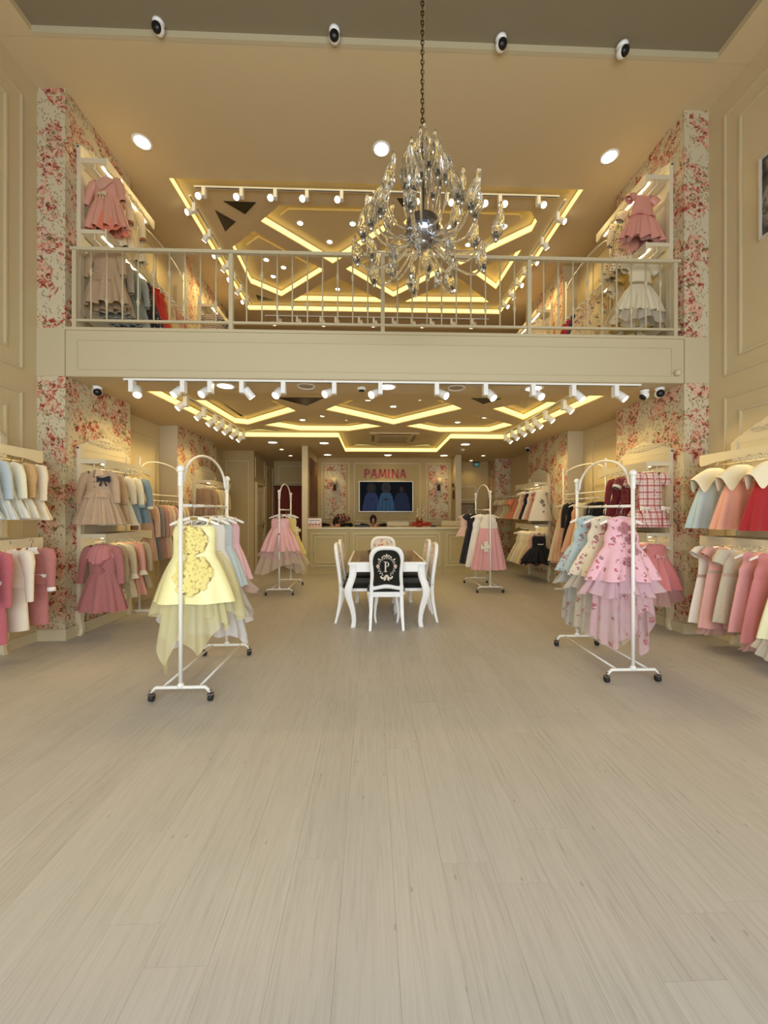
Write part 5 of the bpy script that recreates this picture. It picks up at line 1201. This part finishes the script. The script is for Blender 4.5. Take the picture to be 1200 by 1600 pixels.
# first left cabinet
g3 = 'clothes on the upper rail of the first left cabinet'
bb = dict(sleeve='long', sl=.36, collar=('peter', (206, 170, 132)), peplum=.30, zw=.235, L_=.59, ah=.27, folds=10, amp=.10, sharp=.9, bowc=(24, 28, 48), bs=1.35)
garment('beige dress with pleated skirt and navy bow facing the room', -3.02, 4.365, 1.855, (206, 170, 132), 'tweed', group=g3, buttons=3, bowat=((.115, -.10),), rz=-.12, **bb)
garment('second beige dress with navy bow behind the first', -3.15, 4.66, 1.845, (214, 182, 140), 'tweed', group=g3, bowat=((.085, -.10),), kb=.7, **bb)
garment('cream dress with blue collar on the first left cabinet', -3.14, 4.83, 1.835, (230, 218, 186), group=g3, sleeve='long', L_=.6, ah=.24, collar=('peter', (150, 186, 194)), kb=.6)
garment('cream jacket with blue cuffs over a blue skirt', -3.13, 4.97, 1.835, (232, 220, 186), group=g3, sleeve='long', sl=.38, skirt=(138, 160, 172), cuff=(140, 164, 176), L_=.58, ah=.20, kb=.6)
garment('dusty blue coat with cream cuffs on the first left cabinet', -3.11, 5.12, 1.835, (132, 160, 172), 'tweed', group=g3, sleeve='long', sl=.40, cuff=(232, 222, 190), L_=.58, ah=.22, kb=.6)
g4 = 'clothes on the lower rail of the first left cabinet'
garment('dusty rose coat with beaded ruffle collar facing the room', -2.99, 4.37, 1.03, (190, 108, 104), 'tweed', group=g4, sleeve='long', sl=.42, collar=('ruffle', (196, 118, 112)), zw=.32, L_=.72, ah=.26, folds=6, amp=.09, sharp=.7, rz=-.08, sw=.15, ros=((.03, -.20, .03, (180, 96, 96)), (.05, -.27, .03, (180, 96, 96))))
garment('beige coat over a dotted white skirt on the lower rail', -3.12, 4.64, 1.02, (206, 186, 146), 'tweed', group=g4, sleeve='long', sl=.44, L_=.52, ah=.22, kb=.65, layers=((.4, .66, .21, cloth((236, 226, 206), 'dots', (96, 70, 50)), None, 'underskirt'),))
garment('cream coat on the first left cabinet, lower rail', -3.12, 4.80, 1.02, (222, 206, 164), group=g4, sleeve='long', sl=.40, cuff=(236, 226, 200), frill='cuff', L_=.66, ah=.24, kb=.6)
garment('peach satin dress with frilled white cuffs', -3.10, 4.95, 1.02, (222, 156, 130), 'satin', group=g4, sleeve='long', sl=.38, cuff=(238, 226, 204), frill='cuff', L_=.66, ah=.25, kb=.6)
garment('pale beige coat at the far end of the lower rail', -3.10, 5.10, 1.02, (204, 182, 142), 'tweed', group=g4, sleeve='long', sl=.38, L_=.6, ah=.23, kb=.6)
# recess rack on the left
g5 = 'long coats on the arched rack in the left recess'
for i, (nm, c, p, c2) in enumerate([('beige pink', (206, 164, 136), 'plain', None), ('slate grey', (120, 118, 112), 'plain', None), ('mauve pink', (192, 140, 124), 'tweed', None), ('dusty peach', (214, 166, 136), 'plain', None), ('pale cream', (230, 206, 164), 'plain', None), ('rose floral', (206, 160, 140), 'floral', (150, 70, 70)), ('black', (26, 24, 26), 'plain', None), ('ivory', (222, 204, 170), 'plain', None), ('pale beige', (214, 190, 150), 'plain', None)]):
    garment(nm+' long-sleeved coat, '+ORD[i]+' from the front on the left recess rack', -3.27, 5.60+i*.112, 1.50, c, p, c2, group=g5, barz=1.57, sleeve='long', sl=.46, L_=.80, ah=.21, kb=.45, n=24, folds=5, amp=.05, name='girls_coat', cat='coat')
# second left cabinet
g6 = 'clothes on the second left cabinet'
garment('beige knitted cardigan with buttons on the second left cabinet', -3.15, 7.36, 1.84, (184, 142, 100), 'tweed', group=g6, sleeve='long', sl=.40, L_=.5, ah=.19, buttons=4, plac=(160, 120, 84), name='cardigan', cat='cardigan')
for i, c in enumerate([(222, 196, 132), (232, 214, 160), (226, 204, 146), (200, 170, 120)]): garment('pale yellow jacket, '+ORD[i]+' behind the beige cardigan', -3.14, 7.56+i*.14, 1.84, c, group=g6, sleeve='long', sl=.4, L_=.55, ah=.2, kb=.5, n=24)
for i, c in enumerate([(206, 168, 140), (226, 206, 170), (214, 180, 150), (230, 214, 180)]): garment(['rosy beige', 'cream', 'tan pink', 'ivory'][i]+' dress on the lower rail of the second left cabinet', -3.14, 7.36+i*.17, 1.0, c, group=g6, sleeve='long', sl=.36, L_=.62, ah=.24, kb=.6, n=24)
# near right wall
g7 = 'cape collar dresses on the near right upper rail'
for nm, y, c in (('pale blue', 3.85, (176, 196, 198)), ('peach pink', 3.56, (228, 160, 132)), ('deep red', 3.27, (164, 12, 20))):
    garment(nm+' dress with pointed cream cape collar on the near right cabinet', 3.535, y, 1.835, c, group=g7, sw=.13, zw=.15, aw=.14, L_=.60, ah=.285, folds=6, amp=.07, sharp=.5, collar=('cape', (236, 222, 186)), bowc=c, bowat=((0, -.13),), kb=.8, n=48)
g8 = 'dresses on the near right lower rail'
lows = [('white cap-sleeved dress nearest the right pilaster, lower rail', 3.87, (236, 226, 212), 'plain', 'cap', .78, .24), ('pink cap-sleeved dress second from the right pilaster', 3.75, (226, 164, 154), 'plain', 'cap', .80, .24), ('cream knitted dress with puffed sleeves and banded hem', 3.59, (224, 208, 178), 'tweed', 'short', .70, .23), ('pink sleeveless dress beside the cream knitted one', 3.43, (222, 152, 148), 'plain', None, .74, .25), ('glittering rose pink dress with sheer overlay', 3.29, (206, 120, 124), 'plain', None, .80, .25), ('pale yellow organza dress cut by the right frame edge', 3.12, (228, 220, 168), 'satin', None, .70, .28)]
for i, (lb, y, c, p, s, l_, a_) in enumerate(lows):
    ly = ()
    if i in (1, 4): ly = ((.3, l_+.06, a_+.02, tulle((226, 160, 160), .6), None, 'sheer_hem'),)
    if i == 5: ly = ((.3, l_+.12, a_+.03, tulle((232, 222, 190), .6), lambda a: .05*sin(2*a), 'sheer_hem'),)
    garment(lb, 3.53, y, 1.04, c, p, group=g8, sleeve=s, top='round' if s else 'cap', L_=l_, ah=a_, zw=.24 if i != 0 else .30, aw=.15, kb=.6, layers=ly, belt=(190, 160, 140) if i in (0, 1, 2) else None, folds=5, amp=.06)
garment('white organza dress at the front of the near right lower rail', 3.53, 2.95, 1.04, Wt, group=g8, top='cap', L_=.75, ah=.26, kb=.6)
# first right cabinet
g9 = 'dresses on the upper rail of the first right cabinet'
pl = dict(sleeve='short', zw=.40, L_=.63, ah=.235, bowc=(236, 220, 204), bowat=((-.13, -.41), (.13, -.41)), buttons=5, btn=(232, 214, 200), sw=.14, aw=.15, folds=9, amp=.07, sharp=.7)
garment('red and cream plaid dress with white bows facing the room', 3.25, 4.385, 1.855, (232, 206, 196), 'plaid', (160, 30, 40), group=g9, rz=.06, **pl)
garment('second plaid dress behind the first, on the right cabinet', 3.37, 4.66, 1.845, (232, 206, 196), 'plaid', (160, 30, 40), group=g9, kb=.7, **pl)
garment('burgundy checked dress with white cuffs on the right cabinet', 3.37, 4.86, 1.845, (104, 18, 26), 'plaid', (70, 12, 18), group=g9, sleeve='short', cuff=(236, 224, 206), L_=.6, ah=.25, kb=.7)
garment('burgundy velvet dress with ruffled shoulder on the right cabinet', 3.37, 5.05, 1.845, (108, 12, 22), group=g9, sleeve='long', L_=.62, ah=.25, kb=.7)
g10 = 'dresses on the lower rail of the first right cabinet'
garment('coral pink dress with bow and tulle hem facing the room', 3.32, 4.385, 1.03, (220, 124, 124), group=g10, top='cap', zw=.16, L_=.52, ah=.30, folds=9, amp=.10, bowc=(226, 150, 146), bowat=((0, -.14),), layers=((.2, .66, .33, tulle((232, 160, 160), .65), lambda a: .05*sin(3*a), 'tulle_hem'),))
for i, (nm, c) in enumerate([('rose pink', (222, 150, 150)), ('cream', CRM), ('pale pink', (228, 180, 170))]): garment(nm+' dress, '+ORD[i]+' behind the coral pink dress', 3.38, 4.66+i*.2, 1.02, c, group=g10, top='cap', L_=.62, ah=.27, kb=.7)
# recess rack on the right
g11 = 'long dresses on the arched rack in the right recess'
rr = [('black velvet', (20, 20, 24), .60, None, 'long'), ('grey beige', (176, 164, 130), .62, None, 'long'), ('ivory rosette', (232, 214, 170), .66, (238, 220, 180), None), ('cream rosette', (236, 216, 172), .7, (240, 222, 182), None), ('peach', (226, 170, 124), .82, (238, 214, 176), None), ('midnight velvet', (18, 16, 24), .76, None, 'long'), ('peach tulle', (216, 164, 124), 1.0, None, None), ('pale champagne tulle', (222, 200, 156), 1.02, None, None)]
for i, (nm, c, l_, rc, s) in enumerate(rr):
    garment(nm+' dress, '+ORD[i]+' from the front on the right recess rack', 3.47, 5.70+i*.148, 1.55, c, group=g11, barz=1.62, sleeve=s, top='round' if s else 'cap', sl=.42, L_=l_, ah=.22 if l_ < .8 else .30, kb=.55, n=30,
            ros=tuple((-.10+.05*k, -.06-.07*k, .035, rc) for k in range(4)) if rc else (), layers=((.3, l_+.03, .33, tulle(c, .7), None, 'tulle_skirt'),) if l_ > .9 else (), bowc=(90, 60, 44) if i == 7 else None)
# second right cabinet
g12 = 'clothes on the second right cabinet'
garment('white sleeveless dress with grey flower print on the second right cabinet', 3.36, 7.54, 1.845, (234, 224, 196), group=g12, top='cap', sw=.13, zw=.2, L_=.62, ah=.25, folds=3, amp=.04, ros=((-.01, -.24, .05, (130, 110, 96)), (.02, -.31, .035, (150, 110, 100)), (.0, -.44, .02, (110, 100, 70))))
for i, (nm, c, rc) in enumerate([('dusty pink ruffled', (214, 150, 134), (190, 90, 84)), ('ivory', (234, 220, 190), None), ('navy ruffled', (22, 26, 44), (26, 30, 50)), ('peach floral', (224, 176, 140), (216, 120, 80)), ('cream', (228, 208, 166), None)]):
    garment(nm+' dress, '+ORD[i]+' behind the white print dress', 3.38, 7.74+i*.16, 1.845, c, group=g12, top='cap', L_=.6, ah=.24, kb=.6, n=28, ros=((-.12, -.1, .035, rc), (-.10, -.2, .035, rc), (-.12, -.32, .035, rc)) if rc else ())
garment('black tulle party dress with jewelled waist on the second right cabinet', 3.33, 7.54, .985, (14, 16, 24), group=g12, top='strap', sw=.14, zw=.26, L_=.56, ah=.36, folds=12, amp=.06, layers=((.27, .62, .36, tulle((14, 16, 24), .85), lambda a: .02*sin(9*a), 'tulle_skirt'),), ros=((-.05, -.22, .014, Wt), (-.02, -.225, .016, Wt), (.01, -.225, .014, Wt), (.04, -.22, .014, Wt)))
for i, (nm, c) in enumerate([('blush pink', (226, 170, 146)), ('butter yellow', (232, 212, 150)), ('cream', (230, 212, 168)), ('ivory', (234, 220, 186)), ('pale champagne', (224, 204, 158))]):
    garment(nm+' party dress, '+ORD[i]+' behind the black tulle dress', 3.36, 7.78+i*.17, .985, c, group=g12, top='cap', zw=.24, L_=.66, ah=.34, kb=.6, n=28, folds=9, amp=.07)
g13 = 'clothes on the far right wall rail'
for i, (nm, c) in enumerate([('coral orange', (226, 126, 86)), ('orange', (216, 140, 90)), ('pale olive', (204, 190, 140)), ('cream', (222, 206, 160)), ('beige', (206, 180, 130)), ('pale sand', (214, 196, 150))]):
    garment(nm+' short-sleeved top, '+ORD[i]+' on the far right wall rail', 3.46, 8.95+i*.22, 1.70, c, group=g13, barz=1.78, sleeve='short', L_=.46, ah=.24, kb=.6, n=24, name='blouse', cat='top')
# upstairs left
g14 = 'clothes on the near left upstairs cabinet'; Z1, Z2 = ZM+1.83, ZM+1.03
garment('peach pink dress with ruffle collar and orange lining upstairs', -3.06, 4.53, Z1, (212, 146, 122), 'satin', group=g14, sleeve='long', sl=.30, collar=('vee', (214, 152, 128)), zw=.22, L_=.60, ah=.27, folds=9, amp=.10, sharp=.5, rz=-.14, kb=.75, bowc=(206, 176, 130), layers=((.3, .635, .265, cloth((226, 116, 80)), lambda a: .03*sin(4*a), 'orange_lining'),))
garment('cream dress with gold piping upstairs behind the peach dress', -3.13, 4.74, Z1, (230, 212, 166), group=g14, sleeve='long', sl=.38, cuff=(150, 84, 60), L_=.66, ah=.26, kb=.7, plac=(196, 160, 80))
garment('pale cream coat at the far end of the upper left rail upstairs', -3.13, 5.0, Z1, (226, 208, 164), group=g14, sleeve='long', sl=.40, cuff=(140, 80, 60), L_=.66, ah=.25, kb=.7)
garment('beige tweed jacket dress facing the room behind the railing', -3.06, 4.53, Z2, (200, 162, 122), 'tweed', group=g14, sleeve='long', sl=.34, collar=('peter', (196, 168, 138)), zw=.26, L_=.66, ah=.27, folds=7, amp=.11, sharp=.6, rz=-.1, kb=.75, peplum=.40)
garment('grey dress with white collar behind the beige tweed dress', -3.13, 4.76, Z2, (172, 158, 132), group=g14, sleeve='long', sl=.40, collar=('peter', (224, 212, 184)), L_=.66, ah=.24, kb=.7)
garment('dusty teal coat on the lower left rail upstairs', -3.13, 4.90, Z2, (142, 152, 142), 'tweed', group=g14, sleeve='long', sl=.40, L_=.66, ah=.24, kb=.7)
garment('mint grey coat at the far end of the lower left rail upstairs', -3.13, 5.08, Z2, (160, 164, 150), group=g14, sleeve='long', sl=.40, L_=.66, ah=.24, kb=.7)
g15 = 'dresses on the arched rack in the upstairs left recess'
for i, (nm, c) in enumerate([('navy dotted', (40, 40, 56)), ('bright red', (190, 26, 24)), ('scarlet', (206, 44, 28)), ('orange red', (214, 78, 40)), ('gold cream', (222, 196, 120)), ('ivory', (230, 210, 160)), ('peach', (226, 170, 130)), ('blush', (228, 186, 150)), ('apricot', (224, 160, 120))]):
    garment(nm+' party dress, '+ORD[i]+' from the front on the upstairs left rack', -3.28, 5.58+i*.136, ZM+1.35, c, 'dots' if i == 0 else 'plain', (220, 210, 200) if i == 0 else None, group=g15, barz=ZM+1.42, top='cap', L_=1.0 if 0 < i < 4 else .8, ah=.30, kb=.5, n=28, ros=((.1, -.1, .04, c), (.12, -.2, .04, c)) if i > 4 else ())
g16 = 'patterned clothes on the far upstairs cabinets'
for i in range(3):
    garment('black and cream zigzag dress, '+ORD[i]+' from the front on the far left cabinet upstairs', -3.12, 7.56+i*.22, ZM+1.83, (224, 206, 180), 'zigzag', (60, 30, 40), group=g16, sleeve='short', L_=.62, ah=.25, kb=.7, n=28)
    garment('black and rose zigzag skirt dress, '+ORD[i]+' on the lower far left rail upstairs', -3.12, 7.56+i*.22, ZM+1.03, (226, 190, 176), 'zigzag', (50, 30, 36), group=g16, sleeve='short', L_=.62, ah=.25, kb=.7, n=28)
    garment('cream dress, '+ORD[i]+' from the front on the far right cabinet upstairs', 3.37, 7.56+i*.22, ZM+1.83, (230, 212, 170), group=g16, top='cap', L_=.62, ah=.27, kb=.7, n=28)
# upstairs right
g17 = 'dresses on the near right upstairs cabinet'
garment('pink dress with bolero top and pleated satin skirt upstairs', 3.28, 4.55, Z1, (218, 142, 124), 'satin', group=g17, top='cap', sleeve='cap', zw=.24, L_=.56, ah=.30, folds=9, amp=.10, sharp=.4, rz=.12, kb=.7, peplum=.27, layers=((.3, .61, .31, tulle((222, 140, 120), .75), lambda a: .03*sin(4*a), 'tulle_hem'),))
garment('cream dress with dark spots behind the pink dress upstairs', 3.37, 4.80, Z1, (230, 212, 170), 'dots', (56, 44, 36), group=g17, sleeve='short', L_=.78, ah=.32, kb=.7)
garment('second spotted cream dress at the far end of the upper right rail', 3.37, 5.0, Z1, (228, 208, 164), 'dots', (70, 54, 40), group=g17, sleeve='long', L_=.76, ah=.30, kb=.7)
garment('white tulle dress with full skirt facing the room upstairs', 3.26, 4.56, Z2, (226, 212, 176), group=g17, sleeve='short', zw=.28, L_=.62, ah=.34, folds=14, amp=.05, rz=.1, kb=.7, belt=(150, 130, 90), layers=((.29, .74, .37, tulle((230, 216, 180), .75), lambda a: .03*sin(5*a), 'tulle_skirt'),))
garment('golden sequin dress on the lower right rail upstairs', 3.37, 4.80, Z2, (196, 160, 70), 'dots', (232, 214, 150), group=g17, sleeve='short', L_=.72, ah=.32, kb=.7)
garment('ivory sequin dress at the far end of the lower right rail upstairs', 3.37, 5.0, Z2, (226, 208, 160), group=g17, sleeve='short', L_=.74, ah=.34, kb=.7, ros=((-.2, -.2, .05, (230, 212, 170)),))
g18 = 'dresses on the arched rack in the upstairs right recess'
for i, (nm, c, p, c2) in enumerate([('yellow and green flowered', (228, 206, 150), 'big', None), ('red flowered cream', (232, 208, 166), 'big', None), ('red spotted cream', (232, 210, 172), 'dots', (160, 40, 36)), ('cream sprigged', (230, 206, 164), 'floral', (170, 70, 60)), ('pale floral', (232, 212, 172), 'floral', (150, 60, 60)), ('navy', (44, 50, 74), 'plain', None), ('hot pink', (200, 30, 60), 'plain', None), ('crimson', (186, 26, 44), 'plain', None)]):
    garment(nm+' party dress, '+ORD[i]+' from the front on the upstairs right rack', 3.50-.0*i, 5.68+i*.15, ZM+1.35, c, p, c2, group=g18, barz=ZM+1.42, top='cap', zw=.24, L_=.92 if i != 2 else .8, ah=.36, kb=.5, n=30, folds=8, amp=.08)
